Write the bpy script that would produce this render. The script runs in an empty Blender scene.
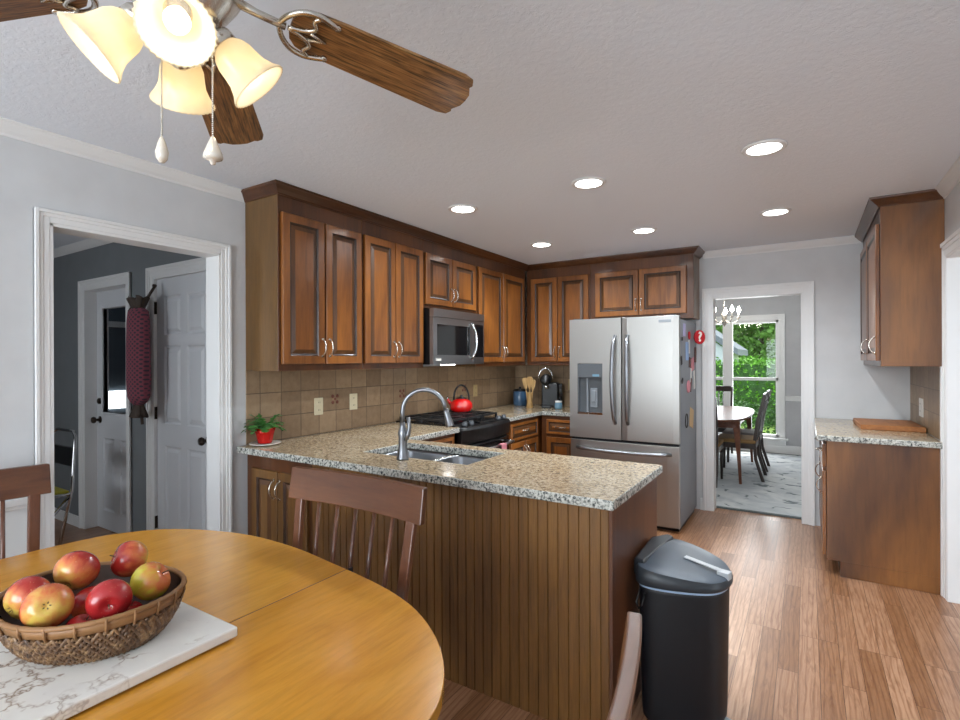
import bpy, bmesh, math, random
from mathutils import Vector, Matrix, Euler
PI = math.pi
rad = math.radians
D = bpy.data
S = bpy.context.scene
COL = S.collection
random.seed(7)

# ------------------------------------------------------------------ camera
cam = D.objects.new('camera', D.cameras.new('camera'))
COL.objects.link(cam)
cam.data.sensor_width = 36.0
cam.data.lens = 36.0 * 518.0 / 960.0
cam.data.clip_start = 0.02
cam.data.clip_end = 300
cam.matrix_world = Matrix.Translation((2.86, 0.0, 1.43)) @ Matrix.Rotation(rad(32.26), 4, 'Z') @ Matrix.Rotation(rad(90), 4, 'X') @ Matrix.Rotation(rad(-0.22), 4, 'Z')
S.camera = cam

# ------------------------------------------------------------------ exposure, world, sun, daylight, fill lights
S.view_settings.view_transform = 'Standard'
S.view_settings.look = 'None'
S.view_settings.exposure = 0.58
S.view_settings.gamma = 1.0
S.view_settings.use_curve_mapping = False
W = D.worlds.new('world')
S.world = W
W.use_nodes = True
bg = W.node_tree.nodes['Background']
bg.inputs[0].default_value = (0.80, 0.90, 1.0, 1)
bg.inputs[1].default_value = 1.5

def area(name, loc, rot, sx, sy, power, col=(1, 1, 1)):
    l = D.lights.new(name, 'AREA')
    l.shape = 'RECTANGLE'; l.size = sx; l.size_y = sy
    l.energy = power; l.color = col
    o = D.objects.new(name, l); COL.objects.link(o)
    o.location = loc; o.rotation_euler = rot
    return o

sun = D.lights.new('sun', 'SUN'); sun.energy = 2.6; sun.angle = rad(2); sun.color = (1, .95, .86)
so = D.objects.new('sun', sun); COL.objects.link(so); so.rotation_euler = (rad(-17), rad(10), 0)
# fill lights added outside invented near, side and hall windows; daylight outside the dining window
area('fill_light_near', (1.9, -2.66, 1.40), (rad(100), 0, 0), 2.7, 1.7, 125, (.85, .935, 1))
area('fill_light_side', (6.75, 1.2, 1.4), (rad(97), 0, rad(90)), 2.6, 1.8, 62, (.85, .935, 1))
area('fill_light_hall', (-1.7, -.80, 1.35), (rad(90), 0, 0), 1.0, 1.2, 10, (.92, .96, 1))
area('daylight_dining', (1.7, 9.35, 1.2), (rad(90), 0, rad(180)), 1.9, 1.9, 50, (.92, .96, 1))

# ------------------------------------------------------------------ node helpers
def mat_new(name):
    m = D.materials.new(name); m.use_nodes = True
    nt = m.node_tree
    b = nt.nodes['Principled BSDF']
    return m, nt, b
def N(nt, t, **kw):
    n = nt.nodes.new(t)
    for k, v in kw.items(): setattr(n, k, v)
    return n
def L(nt, a, b): nt.links.new(a, b)
def srgb(h):
    if isinstance(h, str):
        h = h.lstrip('#'); c = [int(h[i:i+2], 16)/255 for i in (0, 2, 4)]
    else: c = [x/255 for x in h]
    return tuple((x/12.92 if x <= .04045 else ((x+.055)/1.055)**2.4) for x in c) + (1,)
def ramp(nt, stops):
    r = N(nt, 'ShaderNodeValToRGB')
    e = r.color_ramp.elements
    while len(e) < len(stops): e.new(.5)
    for i, (p, c) in enumerate(stops):
        e[i].position = p; e[i].color = c if len(c) == 4 else tuple(c)+(1,)
    return r
def coords(nt, scale=(1, 1, 1), rot=(0, 0, 0), randomize=False, kind='Object'):
    tc = N(nt, 'ShaderNodeTexCoord'); mp = N(nt, 'ShaderNodeMapping')
    mp.inputs['Scale'].default_value = scale; mp.inputs['Rotation'].default_value = rot
    src = tc.outputs[kind]
    if randomize:
        oi = N(nt, 'ShaderNodeObjectInfo'); ml = N(nt, 'ShaderNodeMath', operation='MULTIPLY'); ml.inputs[1].default_value = 17.0
        L(nt, oi.outputs['Random'], ml.inputs[0])
        ad = N(nt, 'ShaderNodeVectorMath', operation='ADD')
        L(nt, src, ad.inputs[0]); L(nt, ml.outputs[0], ad.inputs[1]); src = ad.outputs[0]
    L(nt, src, mp.inputs[0])
    return mp.outputs[0]
def noise(nt, vec, scale=5, detail=4, rough=.5, dist=0):
    n = N(nt, 'ShaderNodeTexNoise'); n.inputs['Scale'].default_value = scale
    n.inputs['Detail'].default_value = detail; n.inputs['Roughness'].default_value = rough
    n.inputs['Distortion'].default_value = dist
    L(nt, vec, n.inputs['Vector']); return n
def bump(nt, b, h, strength=.2, dist=.01):
    bp = N(nt, 'ShaderNodeBump'); bp.inputs['Strength'].default_value = strength; bp.inputs['Distance'].default_value = dist
    L(nt, h, bp.inputs['Height']); L(nt, bp.outputs[0], b.inputs['Normal'])
def mix(nt, fac, a, b_, mode='MIX'):
    m = N(nt, 'ShaderNodeMix', data_type='RGBA', blend_type=mode)
    if isinstance(fac, (int, float)): m.inputs[0].default_value = fac
    else: L(nt, fac, m.inputs[0])
    for i, v in ((6, a), (7, b_)):
        if isinstance(v, tuple): m.inputs[i].default_value = v
        else: L(nt, v, m.inputs[i])
    return m.outputs[2]

def plain(name, col, rough=.5, metal=0, spec=.5, noise_amt=.04, coat=0, bump_s=0):
    m, nt, b = mat_new(name)
    c = srgb(col) if not isinstance(col, tuple) or max(col) > 1 else col
    v = coords(nt)
    n = noise(nt, v, 6, 3)
    dk = tuple(x*(1-noise_amt) for x in c[:3])+(1,); lt = tuple(min(1, x*(1+noise_amt)) for x in c[:3])+(1,)
    r = ramp(nt, [(.3, dk), (.7, lt)])
    L(nt, n.outputs['Fac'], r.inputs[0]); L(nt, r.outputs[0], b.inputs['Base Color'])
    b.inputs['Roughness'].default_value = rough; b.inputs['Metallic'].default_value = metal
    b.inputs['Specular IOR Level'].default_value = spec; b.inputs['Coat Weight'].default_value = coat
    b.inputs['Coat Roughness'].default_value = .1
    if bump_s: 
        n2 = noise(nt, v, 120, 3); bump(nt, b, n2.outputs['Fac'], bump_s, .002)
    return m

def wood(name, cols, axis='z', stretch=14, scale=3.2, rough=.38, coat=.25, dist=1.2, blotch=.35, lines=.5):
    """grain runs along axis"""
    m, nt, b = mat_new(name)
    sc = {'x': (1, stretch, stretch), 'y': (stretch, 1, stretch), 'z': (stretch, stretch, 1)}[axis]
    v = coords(nt, sc, randomize=True)
    n1 = noise(nt, v, scale, 5, .6, dist)
    v2 = coords(nt, tuple(.35*s if s > 1 else 1.0 for s in sc), randomize=True)
    n2 = noise(nt, v2, .9, 3, .5, .6)
    r = ramp(nt, [(.25, srgb(cols[0])), (.5, srgb(cols[1])), (.78, srgb(cols[2]))])
    L(nt, n1.outputs['Fac'], r.inputs[0])
    r2 = ramp(nt, [(.35, srgb(cols[0])), (.65, srgb(cols[2]))])
    L(nt, n2.outputs['Fac'], r2.inputs[0])
    c = mix(nt, blotch, r.outputs[0], r2.outputs[0])
    fine = noise(nt, coords(nt, tuple(s*3 if s > 1 else 1.5 for s in sc), randomize=True), scale*2, 3, .7)
    rf = ramp(nt, [(.35, (1-lines*.55,)*3+(1,)), (.55, (1, 1, 1, 1))])
    L(nt, fine.outputs['Fac'], rf.inputs[0])
    c = mix(nt, 1.0, c, rf.outputs[0], 'MULTIPLY')
    L(nt, c, b.inputs['Base Color'])
    b.inputs['Roughness'].default_value = rough; b.inputs['Coat Weight'].default_value = coat; b.inputs['Coat Roughness'].default_value = .12
    bump(nt, b, n1.outputs['Fac'], .06, .002)
    return m

# ------------------------------------------------------------------ materials
M = {}
M['wall'] = plain('wall_paint', 'cfd0d1', .75, bump_s=.05)
M['wainscot'] = plain('white_wainscot', 'dcdddc', .6, noise_amt=.01)
M['trim'] = plain('white_trim_paint', 'e6e6e5', .42, noise_amt=.01)
M['door_paint'] = plain('door_paint', 'd3d5d8', .45, noise_amt=.01)
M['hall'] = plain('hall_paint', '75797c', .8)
M['dining_paint'] = plain('dining_paint', 'bcbcbe', .8)
def ceiling_mat():
    m, nt, b = mat_new('textured_ceiling_paint')
    v = coords(nt)
    n = noise(nt, v, 42, 5, .65, .4); n2 = noise(nt, v, 14, 2)
    b.inputs['Base Color'].default_value = srgb('e8eef6'); b.inputs['Roughness'].default_value = .85
    r = ramp(nt, [(.42, (0, 0, 0, 1)), (.58, (1, 1, 1, 1))]); L(nt, n.outputs['Fac'], r.inputs[0])
    bump(nt, b, r.outputs[0], .22, .004)
    return m
M['ceiling'] = ceiling_mat()
CW = ['5e3415', '95561f', 'b87232']
M['cab'] = wood('stained_maple_vertical', ['522c10', '8c5220', 'ab6b2e'], 'z', 9, 2.6, .33, .4, .8, .5, .25)
M['cab_h'] = wood('stained_maple_horizontal', ['583012', '8b501e', 'a2642b'], 'x', 9, 2.6, .33, .4, .8, .5, .25)
M['cab_dk'] = wood('stained_maple_frame', ['371e0d', '573014', '6c3e1a'], 'z', 9, 2.2, .36, .35, .8, .5, .25)
M['cab_side'] = wood('stained_maple_side', ['4f3817', '6b4b22', '7e5a2d'], 'z', 8, 2.4, .4, .3, 1.2, .5, .3)
M['glaze'] = wood('dark_glazed_groove', ['23140a', '321c0d', '432611'], 'z', 9, 2.6, .4, .3, .8, .4, .2)
M['glaze_mid'] = wood('glazed_panel_slope', ['3a2210', '5a381b', '704823'], 'z', 9, 2.6, .36, .35, .8, .4, .2)
M['crown_wood'] = wood('stained_crown', ['331b0c', '4f2c12', '63391a'], 'y', 9, 2, .36, .3, .6, .4, .2)
M['bead'] = wood('beadboard_stain', ['452c13', '6b4620', '835c2c'], 'z', 12, 2.6, .4, .3, 1.2, .55, .4)
M['endpanel'] = wood('peninsula_end_stain', ['3c2011', '57311b', '683e22'], 'z', 8, 2.2, .4, .3, 1.0, .5, .3)
M['cab_right'] = wood('right_cabinet_stain', ['3d200e', '6d4220', '94602f'], 'z', 5.5, 1.3, .4, .3, 1.8, .85, .3)
M['table'] = wood('honey_maple_top', ['b4721a', 'd6942e', 'e4a848'], 'y', 5, 2.2, .26, .5, 1.0, .5, .22)
M['chair'] = wood('reddish_brown_chair', ['45291c', '653c28', '7d5038'], 'z', 10, 2.6, .34, .4, .8, .5, .25)
M['chair_h'] = wood('reddish_brown_chair_rail', ['472716', '683f26', '805132'], 'x', 10, 2.6, .34, .4, .8, .5, .2)
M['blade'] = wood('oak_fan_blade', ['3a2411', '8e6034', 'b58a56'], 'x', 13, 3.0, .4, .25, 3.2, .15, 1.5)
M['board'] = wood('cutting_board_wood', ['8c5226', 'ad6d38', 'c0834a'], 'y', 10, 2.6, .5, 0, .8, .4, .3)
M['lightwood'] = wood('pale_wood', ['a98450', 'c49c63', 'd4b17c'], 'z', 8, 3, .6, 0, .8)
M['din_table'] = wood('walnut_red_dining', ['4a2414', '6f3a20', '87502e'], 'y', 8, 2.6, .34, .15, .8)
M['din_chair'] = wood('dark_dining_chair', ['1d1410', '2c1d15', '3a271b'], 'z', 8, 2.6, .35, .4, .8)
def steel(name, col='b4b6b8', rough=.3, axis='z', aniso=0):
    m, nt, b = mat_new(name)
    sc = {'x': (.6, 60, 60), 'z': (90, 90, .5)}[axis]
    n = noise(nt, coords(nt, sc), 5, 3, .6)
    r = ramp(nt, [(.3, (rough*.85,)*3), (.7, (rough*1.2,)*3)])
    L(nt, n.outputs['Fac'], r.inputs[0]); L(nt, r.outputs[0], b.inputs['Roughness'])
    b.inputs['Base Color'].default_value = srgb(col); b.inputs['Metallic'].default_value = 1
    bump(nt, b, n.outputs['Fac'], .03, .001)
    return m
M['steel'] = steel('brushed_stainless', 'aaa8a4', .40)
M['steel_dk'] = steel('darker_stainless', 'a0a1a3', .32, 'x')
M['steel_h'] = steel('brushed_stainless_horizontal', 'c4c5c7', .27, 'x')
M['nickel'] = steel('satin_nickel', 'cfc9bf', .24, 'x')
M['satin'] = plain('satin_sink_steel', '8d8f93', .34, 1, noise_amt=.01)
M['chrome'] = plain('polished_chrome', 'd8d8d8', .08, 1, noise_amt=.01)
M['fridge_side'] = plain('grey_fridge_side', '85898e', .45, .25, bump_s=.1)
M['black'] = plain('black_plastic', '0a0b0d', .35)
M['black_gloss'] = plain('black_glass', '0c0d10', .06, coat=.5)
M['iron'] = plain('cast_iron_grate', '232324', .38)
M['gap'] = plain('gasket_rubber_seam_shade', '16171a', .7)  # gasket rubber; also the painted shade in the table seam
M['grey_pl'] = plain('grey_plastic', '7e8489', .4)
M['grey_dk'] = plain('dark_grey_plastic', '54585c', .4)
M['white_pl'] = plain('white_plastic', 'e8e6de', .4, noise_amt=.01)
M['ivory'] = plain('ivory_outlet_plastic', 'd8cdae', .4, noise_amt=.01)
M['tan_pl'] = plain('tan_outlet_plastic', 'b39b6e', .5)
M['red'] = plain('red_enamel', 'd0120f', .12, coat=1)
M['red_foil'] = plain('red_foil', 'c4160e', .25, .35, bump_s=.6)
M['blue_gl'] = plain('blue_ceramic', '43617f', .2, coat=.4)
M['jar'] = plain('blue_jar', '6e93a8', .15, coat=.4)
M['leaf'] = plain('houseplant_leaf', '3d7330', .45, noise_amt=.35)
M['ceramic'] = plain('white_ceramic', 'e9e6df', .25, coat=.3)
M['trash'] = plain('black_trash_body', '0c0f15', .5, noise_amt=.1)
M['lid'] = plain('blue_grey_lid', '4a545f', .4, noise_amt=.06, bump_s=.08)
M['lid_dk'] = plain('dark_lid_edge', '2c3136', .42)
M['latch'] = plain('pale_grey_latch', 'b9bdc0', .4)
M['liner'] = plain('pale_bin_liner', '9db4cf', .4)
M['brass_dk'] = plain('dark_bronze', '3a3029', .35, .8)
M['cloth'] = None
def granite():
    m, nt, b = mat_new('speckled_granite')
    v = coords(nt)
    n1 = noise(nt, v, 55, 6, .75, .6)
    r1 = ramp(nt, [(.30, srgb('4b4238')), (.42, srgb('8d7757')), (.5, srgb('bfae92')), (.62, srgb('d1c4ad')), (.75, srgb('ddd6c9'))])
    L(nt, n1.outputs['Fac'], r1.inputs[0])
    n2 = noise(nt, v, 130, 3, .6, .3)
    r2 = ramp(nt, [(.60, (0, 0, 0, 1)), (.66, (1, 1, 1, 1))]); L(nt, n2.outputs['Fac'], r2.inputs[0])
    c = mix(nt, r2.outputs[0], r1.outputs[0], srgb('3a3530'))
    n3 = noise(nt, v, 5, 3)
    r3 = ramp(nt, [(.35, (.86, .80, .72, 1)), (.65, (1, 1, 1, 1))]); L(nt, n3.outputs['Fac'], r3.inputs[0])
    c = mix(nt, 1.0, c, r3.outputs[0], 'MULTIPLY')
    L(nt, c, b.inputs['Base Color']); b.inputs['Roughness'].default_value = .22; b.inputs['Coat Weight'].default_value = .3
    b.inputs['Coat Roughness'].default_value = .08
    return m
M['granite'] = granite()
def granite_edge():  # granite edge made paler and greyer, its lighting put into the colour
    m, nt, b = mat_new('lit_granite_edge')
    v = coords(nt)
    n1 = noise(nt, v, 85, 5, .7, .4)
    r1 = ramp(nt, [(.36, srgb('22262a')), (.44, srgb('6f726f')), (.52, srgb('b9b9b0')), (.7, srgb('dcdcd6'))])
    L(nt, n1.outputs['Fac'], r1.inputs[0]); L(nt, r1.outputs[0], b.inputs['Base Color']); b.inputs['Roughness'].default_value = .2
    return m
M['granite_e'] = granite_edge()
def tile(name, wall):
    m, nt, b = mat_new(name)
    tc = N(nt, 'ShaderNodeTexCoord'); sp = N(nt, 'ShaderNodeSeparateXYZ'); cb = N(nt, 'ShaderNodeCombineXYZ')
    L(nt, tc.outputs['Object'], sp.inputs[0])
    L(nt, sp.outputs['Y' if wall == 'x' else 'X'], cb.inputs[0])
    sb = N(nt, 'ShaderNodeMath', operation='SUBTRACT'); sb.inputs[1].default_value = .925
    L(nt, sp.outputs['Z'], sb.inputs[0]); L(nt, sb.outputs[0], cb.inputs[1])
    br = N(nt, 'ShaderNodeTexBrick'); br.offset = 0; br.squash = 1
    br.inputs['Scale'].default_value = 1; br.inputs['Brick Width'].default_value = .152; br.inputs['Row Height'].default_value = .152
    br.inputs['Mortar Size'].default_value = .0028; br.inputs['Mortar Smooth'].default_value = .2; br.inputs['Bias'].default_value = 0
    br.inputs['Color1'].default_value = srgb('8c745a'); br.inputs['Color2'].default_value = srgb('a98f71'); br.inputs['Mortar'].default_value = srgb('6b5a48')
    L(nt, cb.outputs[0], br.inputs['Vector'])
    n = noise(nt, tc.outputs['Object'], 22, 5, .65)
    r = ramp(nt, [(.3, (.72, .68, .64, 1)), (.7, (1.0, 1.0, 1.0, 1))]); L(nt, n.outputs['Fac'], r.inputs[0])
    c = mix(nt, .8, br.outputs['Color'], r.outputs[0], 'MULTIPLY')
    L(nt, c, b.inputs['Base Color']); b.inputs['Roughness'].default_value = .42
    inv = N(nt, 'ShaderNodeMath', operation='SUBTRACT'); inv.inputs[0].default_value = 1; L(nt, br.outputs['Fac'], inv.inputs[1])
    bump(nt, b, inv.outputs[0], .5, .003)
    return m
M['tile_l'] = tile('beige_stone_tile_left', 'x'); M['tile_b'] = tile('beige_stone_tile_back', 'y')
M['accent'] = plain('rust_mosaic_accent', '7a4a3c', .4, noise_amt=.2)
def floor_mat():
    m, nt, b = mat_new('oak_strip_floor')
    tc = N(nt, 'ShaderNodeTexCoord'); sp = N(nt, 'ShaderNodeSeparateXYZ'); cb = N(nt, 'ShaderNodeCombineXYZ')
    L(nt, tc.outputs['Object'], sp.inputs[0]); L(nt, sp.outputs['Y'], cb.inputs[0]); L(nt, sp.outputs['X'], cb.inputs[1])
    br = N(nt, 'ShaderNodeTexBrick'); br.offset = .37; br.offset_frequency = 3
    br.inputs['Scale'].default_value = 1; br.inputs['Brick Width'].default_value = 1.05; br.inputs['Row Height'].default_value = .083
    br.inputs['Mortar Size'].default_value = .0011; br.inputs['Mortar Smooth'].default_value = .3
    br.inputs['Color1'].default_value = srgb('906340'); br.inputs['Color2'].default_value = srgb('bb9070'); br.inputs['Mortar'].default_value = srgb('4e2f18')
    L(nt, cb.outputs[0], br.inputs['Vector'])
    # grain offset per board
    col = N(nt, 'ShaderNodeSeparateColor'); L(nt, br.outputs['Color'], col.inputs[0])
    ml = N(nt, 'ShaderNodeMath', operation='MULTIPLY'); ml.inputs[1].default_value = 60; L(nt, col.outputs[0], ml.inputs[0])
    ad = N(nt, 'ShaderNodeVectorMath', operation='ADD'); L(nt, tc.outputs['Object'], ad.inputs[0]); L(nt, ml.outputs[0], ad.inputs[1])
    mp = N(nt, 'ShaderNodeMapping'); mp.inputs['Scale'].default_value = (26, 2.2, 1); L(nt, ad.outputs[0], mp.inputs[0])
    n = noise(nt, mp.outputs[0], 1.6, 5, .6, 2.2)
    wv = N(nt, 'ShaderNodeTexWave'); wv.inputs['Scale'].default_value = .9; wv.inputs['Distortion'].default_value = 9; wv.inputs['Detail'].default_value = 2
    mp2 = N(nt, 'ShaderNodeMapping'); mp2.inputs['Scale'].default_value = (14, 1.4, 1); L(nt, ad.outputs[0], mp2.inputs[0]); L(nt, mp2.outputs[0], wv.inputs['Vector'])
    r = ramp(nt, [(.28, (.62, .52, .44, 1)), (.6, (1, 1, 1, 1))]); L(nt, n.outputs['Fac'], r.inputs[0])
    rw = ramp(nt, [(.0, (.74, .66, .58, 1)), (.35, (1, 1, 1, 1))]); L(nt, wv.outputs['Fac'], rw.inputs[0])
    c = mix(nt, 1, br.outputs['Color'], r.outputs[0], 'MULTIPLY'); c = mix(nt, .95, c, rw.outputs[0], 'MULTIPLY')
    L(nt, c, b.inputs['Base Color']); b.inputs['Roughness'].default_value = .34; b.inputs['Coat Weight'].default_value = .35; b.inputs['Coat Roughness'].default_value = .22
    bump(nt, b, n.outputs['Fac'], .08, .002)
    return m
M['floor'] = floor_mat()
def marble():
    m, nt, b = mat_new('veined_marble')
    v = coords(nt)
    n = noise(nt, v, 9, 4, .6)
    ad = N(nt, 'ShaderNodeVectorMath', operation='ADD'); L(nt, v, ad.inputs[0])
    sc = N(nt, 'ShaderNodeVectorMath', operation='SCALE'); sc.inputs['Scale'].default_value = .22; L(nt, n.outputs['Color'], sc.inputs[0]); L(nt, sc.outputs[0], ad.inputs[1])
    vo = N(nt, 'ShaderNodeTexVoronoi', feature='DISTANCE_TO_EDGE'); vo.inputs['Scale'].default_value = 7; L(nt, ad.outputs[0], vo.inputs['Vector'])
    r = ramp(nt, [(.0, srgb('8d7a6c')), (.014, srgb('c0b4a8')), (.045, srgb('e2ded6')), (1, srgb('e6e3dd'))]); L(nt, vo.outputs[0], r.inputs[0])
    n3 = noise(nt, v, 12, 3); r3 = ramp(nt, [(.4, (0, 0, 0, 1)), (.6, (1, 1, 1, 1))]); L(nt, n3.outputs['Fac'], r3.inputs[0])
    c = mix(nt, r3.outputs[0], srgb('dcd8d2'), r.outputs[0])
    L(nt, c, b.inputs['Base Color']); b.inputs['Roughness'].default_value = .2
    return m
M['marble'] = marble()
def rug_mat():
    m, nt, b = mat_new('pale_blue_grey_rug')
    v = coords(nt)
    n1 = noise(nt, v, 2.6, 4, .6, 1.2)
    r1 = ramp(nt, [(.35, srgb('a9aeb2')), (.6, srgb('c9cbca'))]); L(nt, n1.outputs['Fac'], r1.inputs[0])
    w = N(nt, 'ShaderNodeTexWave', wave_type='RINGS'); w.inputs['Scale'].default_value = 1.5; w.inputs['Distortion'].default_value = 14; w.inputs['Detail'].default_value = 3; w.inputs['Detail Scale'].default_value = 1.6
    L(nt, v, w.inputs['Vector'])
    r2 = ramp(nt, [(.02, (1, 1, 1, 1)), (.10, (0, 0, 0, 1))]); L(nt, w.outputs['Fac'], r2.inputs[0])
    n3 = noise(nt, v, 4.5, 2); r3 = ramp(nt, [(.5, (0, 0, 0, 1)), (.56, (1, 1, 1, 1))]); L(nt, n3.outputs['Fac'], r3.inputs[0])
    f = N(nt, 'ShaderNodeMath', operation='MULTIPLY'); L(nt, r2.outputs[0], f.inputs[0]); L(nt, r3.outputs[0], f.inputs[1])
    c = mix(nt, f.outputs[0], r1.outputs[0], srgb('6a7275'))
    L(nt, c, b.inputs['Base Color']); b.inputs['Roughness'].default_value = .95
    bump(nt, b, noise(nt, v, 300, 2).outputs['Fac'], .3, .004)
    return m
M['rug'] = rug_mat()
M['rug_edge'] = plain('grey_rug_binding', '5d6566', .9)
def emis(name, col, st):
    m, nt, b = mat_new(name)
    b.inputs['Emission Color'].default_value = col; b.inputs['Emission Strength'].default_value = st
    b.inputs['Base Color'].default_value = (.9, .9, .9, 1)
    return m
M['lamp_white'] = emis('led_diffuser', (1, .98, .95, 1), 9)
M['bulb'] = emis('warm_bulb', (1, .90, .68, 1), 3)
M['bulb_hot'] = emis('chandelier_bulb', (1, .95, .85, 1), 30)
M['outdoor_lit'] = emis('lit_far_window', (.9, .97, 1, 1), 2.6)
def glass(name, tint=(1, 1, 1, 1), refl=.012):
    m = D.materials.new(name); m.use_nodes = True; nt = m.node_tree
    nt.nodes.clear()
    o = N(nt, 'ShaderNodeOutputMaterial'); t = N(nt, 'ShaderNodeBsdfTransparent'); g = N(nt, 'ShaderNodeBsdfGlossy'); mx = N(nt, 'ShaderNodeMixShader')
    t.inputs[0].default_value = tint; g.inputs['Roughness'].default_value = .02; mx.inputs[0].default_value = refl
    L(nt, t.outputs[0], mx.inputs[1]); L(nt, g.outputs[0], mx.inputs[2]); L(nt, mx.outputs[0], o.inputs[0])
    return m
M['glass'] = glass('window_glass')
M['crystal'] = plain('faceted_crystal', 'e6dfd2', .08, .2, noise_amt=.1)
def shade_mat():
    m = D.materials.new('frosted_ribbed_glass'); m.use_nodes = True; nt = m.node_tree
    nt.nodes.clear()
    o = N(nt, 'ShaderNodeOutputMaterial'); t = N(nt, 'ShaderNodeBsdfTranslucent'); d = N(nt, 'ShaderNodeBsdfDiffuse'); mx = N(nt, 'ShaderNodeMixShader')
    n = noise(nt, coords(nt), 20, 2); r = ramp(nt, [(.3, srgb('f4ead2')), (.7, srgb('faf2e0'))]); L(nt, n.outputs['Fac'], r.inputs[0])
    L(nt, r.outputs[0], t.inputs[0]); L(nt, r.outputs[0], d.inputs[0]); mx.inputs[0].default_value = .45
    g = N(nt, 'ShaderNodeBsdfGlossy'); g.inputs['Roughness'].default_value = .25; m2 = N(nt, 'ShaderNodeMixShader'); m2.inputs[0].default_value = .06
    L(nt, t.outputs[0], mx.inputs[1]); L(nt, d.outputs[0], mx.inputs[2]); L(nt, mx.outputs[0], m2.inputs[1]); L(nt, g.outputs[0], m2.inputs[2]); L(nt, m2.outputs[0], o.inputs[0])
    return m
M['shade'] = shade_mat()
def apple_mat(name, base, red, bias):
    m, nt, b = mat_new(name)
    v = coords(nt, (1, 1, .25), randomize=True); n = noise(nt, v, 60, 4, .6)
    n2 = noise(nt, coords(nt, randomize=True), 9, 3, .6)
    a = N(nt, 'ShaderNodeMath', operation='MULTIPLY'); a.inputs[1].default_value = .35; L(nt, n.outputs['Fac'], a.inputs[0])
    s = N(nt, 'ShaderNodeMath', operation='ADD'); L(nt, a.outputs[0], s.inputs[0]); L(nt, n2.outputs['Fac'], s.inputs[1])
    tc = N(nt, 'ShaderNodeTexCoord'); sp = N(nt, 'ShaderNodeSeparateXYZ'); L(nt, tc.outputs['Object'], sp.inputs[0])
    q = N(nt, 'ShaderNodeMath', operation='MULTIPLY_ADD'); q.inputs[1].default_value = 5.0; L(nt, sp.outputs['Z'], q.inputs[0]); L(nt, s.outputs[0], q.inputs[2])
    r = ramp(nt, [(bias-.20, srgb(base)), (bias+.02, srgb('cc6a3e')), (bias+.2, srgb(red))]); L(nt, q.outputs[0], r.inputs[0])
    sp2 = noise(nt, coords(nt), 260, 1); rs = ramp(nt, [(.70, (0, 0, 0, 1)), (.86, (.55, .55, .55, 1))]); L(nt, sp2.outputs['Fac'], rs.inputs[0])
    c = mix(nt, rs.outputs[0], r.outputs[0], srgb('e6c08a'))
    L(nt, c, b.inputs['Base Color']); b.inputs['Roughness'].default_value = .24; b.inputs['Coat Weight'].default_value = .3
    return m
M['apple'] = apple_mat('red_blush_apple', 'cfae50', 'a82c24', .58)
M['apple_r'] = apple_mat('deep_red_apple', 'd0924c', 'a82426', .44)
M['apple_y'] = apple_mat('yellow_blush_apple', 'c2b43a', 'd0763c', .86)
M['stem'] = plain('brown_stem', '4a3a22', .7)
M['wicker'] = None
def wicker():
    m, nt, b = mat_new('woven_wicker'); v = coords(nt)
    n = noise(nt, v, 45, 4, .7); r = ramp(nt, [(.3, srgb('301d13')), (.5, srgb('6b4d33')), (.75, srgb('b08d62'))]); L(nt, n.outputs['Fac'], r.inputs[0])
    L(nt, r.outputs[0], b.inputs['Base Color']); b.inputs['Roughness'].default_value = .5
    return m
M['wicker'] = wicker()
M['rim'] = plain('wicker_rim_band', '87603a', .5, noise_amt=.25)
M['wicker_dk'] = plain('dark_wicker', '3b2516', .55, noise_amt=.25)
def dots():
    m, nt, b = mat_new('dotted_maroon_fabric')
    tc = N(nt, 'ShaderNodeTexCoord'); sp = N(nt, 'ShaderNodeSeparateXYZ'); L(nt, tc.outputs['Object'], sp.inputs[0])
    cb = N(nt, 'ShaderNodeCombineXYZ'); L(nt, sp.outputs['X'], cb.inputs[0]); L(nt, sp.outputs['Z'], cb.inputs[1])
    mp = N(nt, 'ShaderNodeMapping'); mp.inputs['Rotation'].default_value = (0, 0, rad(45)); L(nt, cb.outputs[0], mp.inputs[0])
    vo = N(nt, 'ShaderNodeTexVoronoi'); vo.voronoi_dimensions = '2D'; vo.inputs['Scale'].default_value = 42; vo.inputs['Randomness'].default_value = 0; L(nt, mp.outputs[0], vo.inputs['Vector'])
    r = ramp(nt, [(.30, srgb('453a44')), (.36, srgb('8a4654'))]); L(nt, vo.outputs['Distance'], r.inputs[0])
    L(nt, r.outputs[0], b.inputs['Base Color']); b.inputs['Roughness'].default_value = .9
    return m
M['dots'] = dots()
M['ruffle'] = plain('brown_ruffle_fabric', '4b4038', .9, noise_amt=.3)
M['seat_fab'] = plain('tan_seat_fabric', '9c7a4c', .85)
M['seat_fab2'] = plain('grey_seat_fabric', '8b8480', .85)
M['yellow'] = plain('yellow_vinyl', 'a39a2a', .5)
M['hedge'] = plain('hedge_leaf', '5f9a22', .55, noise_amt=.55)
M['hedge_dk'] = plain('shrub_leaf', '365f22', .55, noise_amt=.5)
M['tree'] = plain('tree_leaf', '6f9a45', .6, noise_amt=.5)
M['bark'] = plain('tree_bark', '54453a', .9, noise_amt=.3)
M['lawn'] = plain('lawn_grass', '6f8c3c', .9, noise_amt=.3)
M['siding'] = plain('white_siding', 'dfe4ea', .7)
M['roof'] = plain('grey_roof_shingle', '7e858c', .8, noise_amt=.15)
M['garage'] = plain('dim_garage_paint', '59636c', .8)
for k, c in dict(p_blue='8ea8cf', p_pink='c9818a', p_white='dcdcd8', p_brown='5a3a32', p_tan='c9a878', p_grey='8c8f94', p_lilac='aaa3c4', p_red='b81420', p_dark='2a2626').items():
    M[k] = plain('paper_'+k[2:], c, .6)

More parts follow.
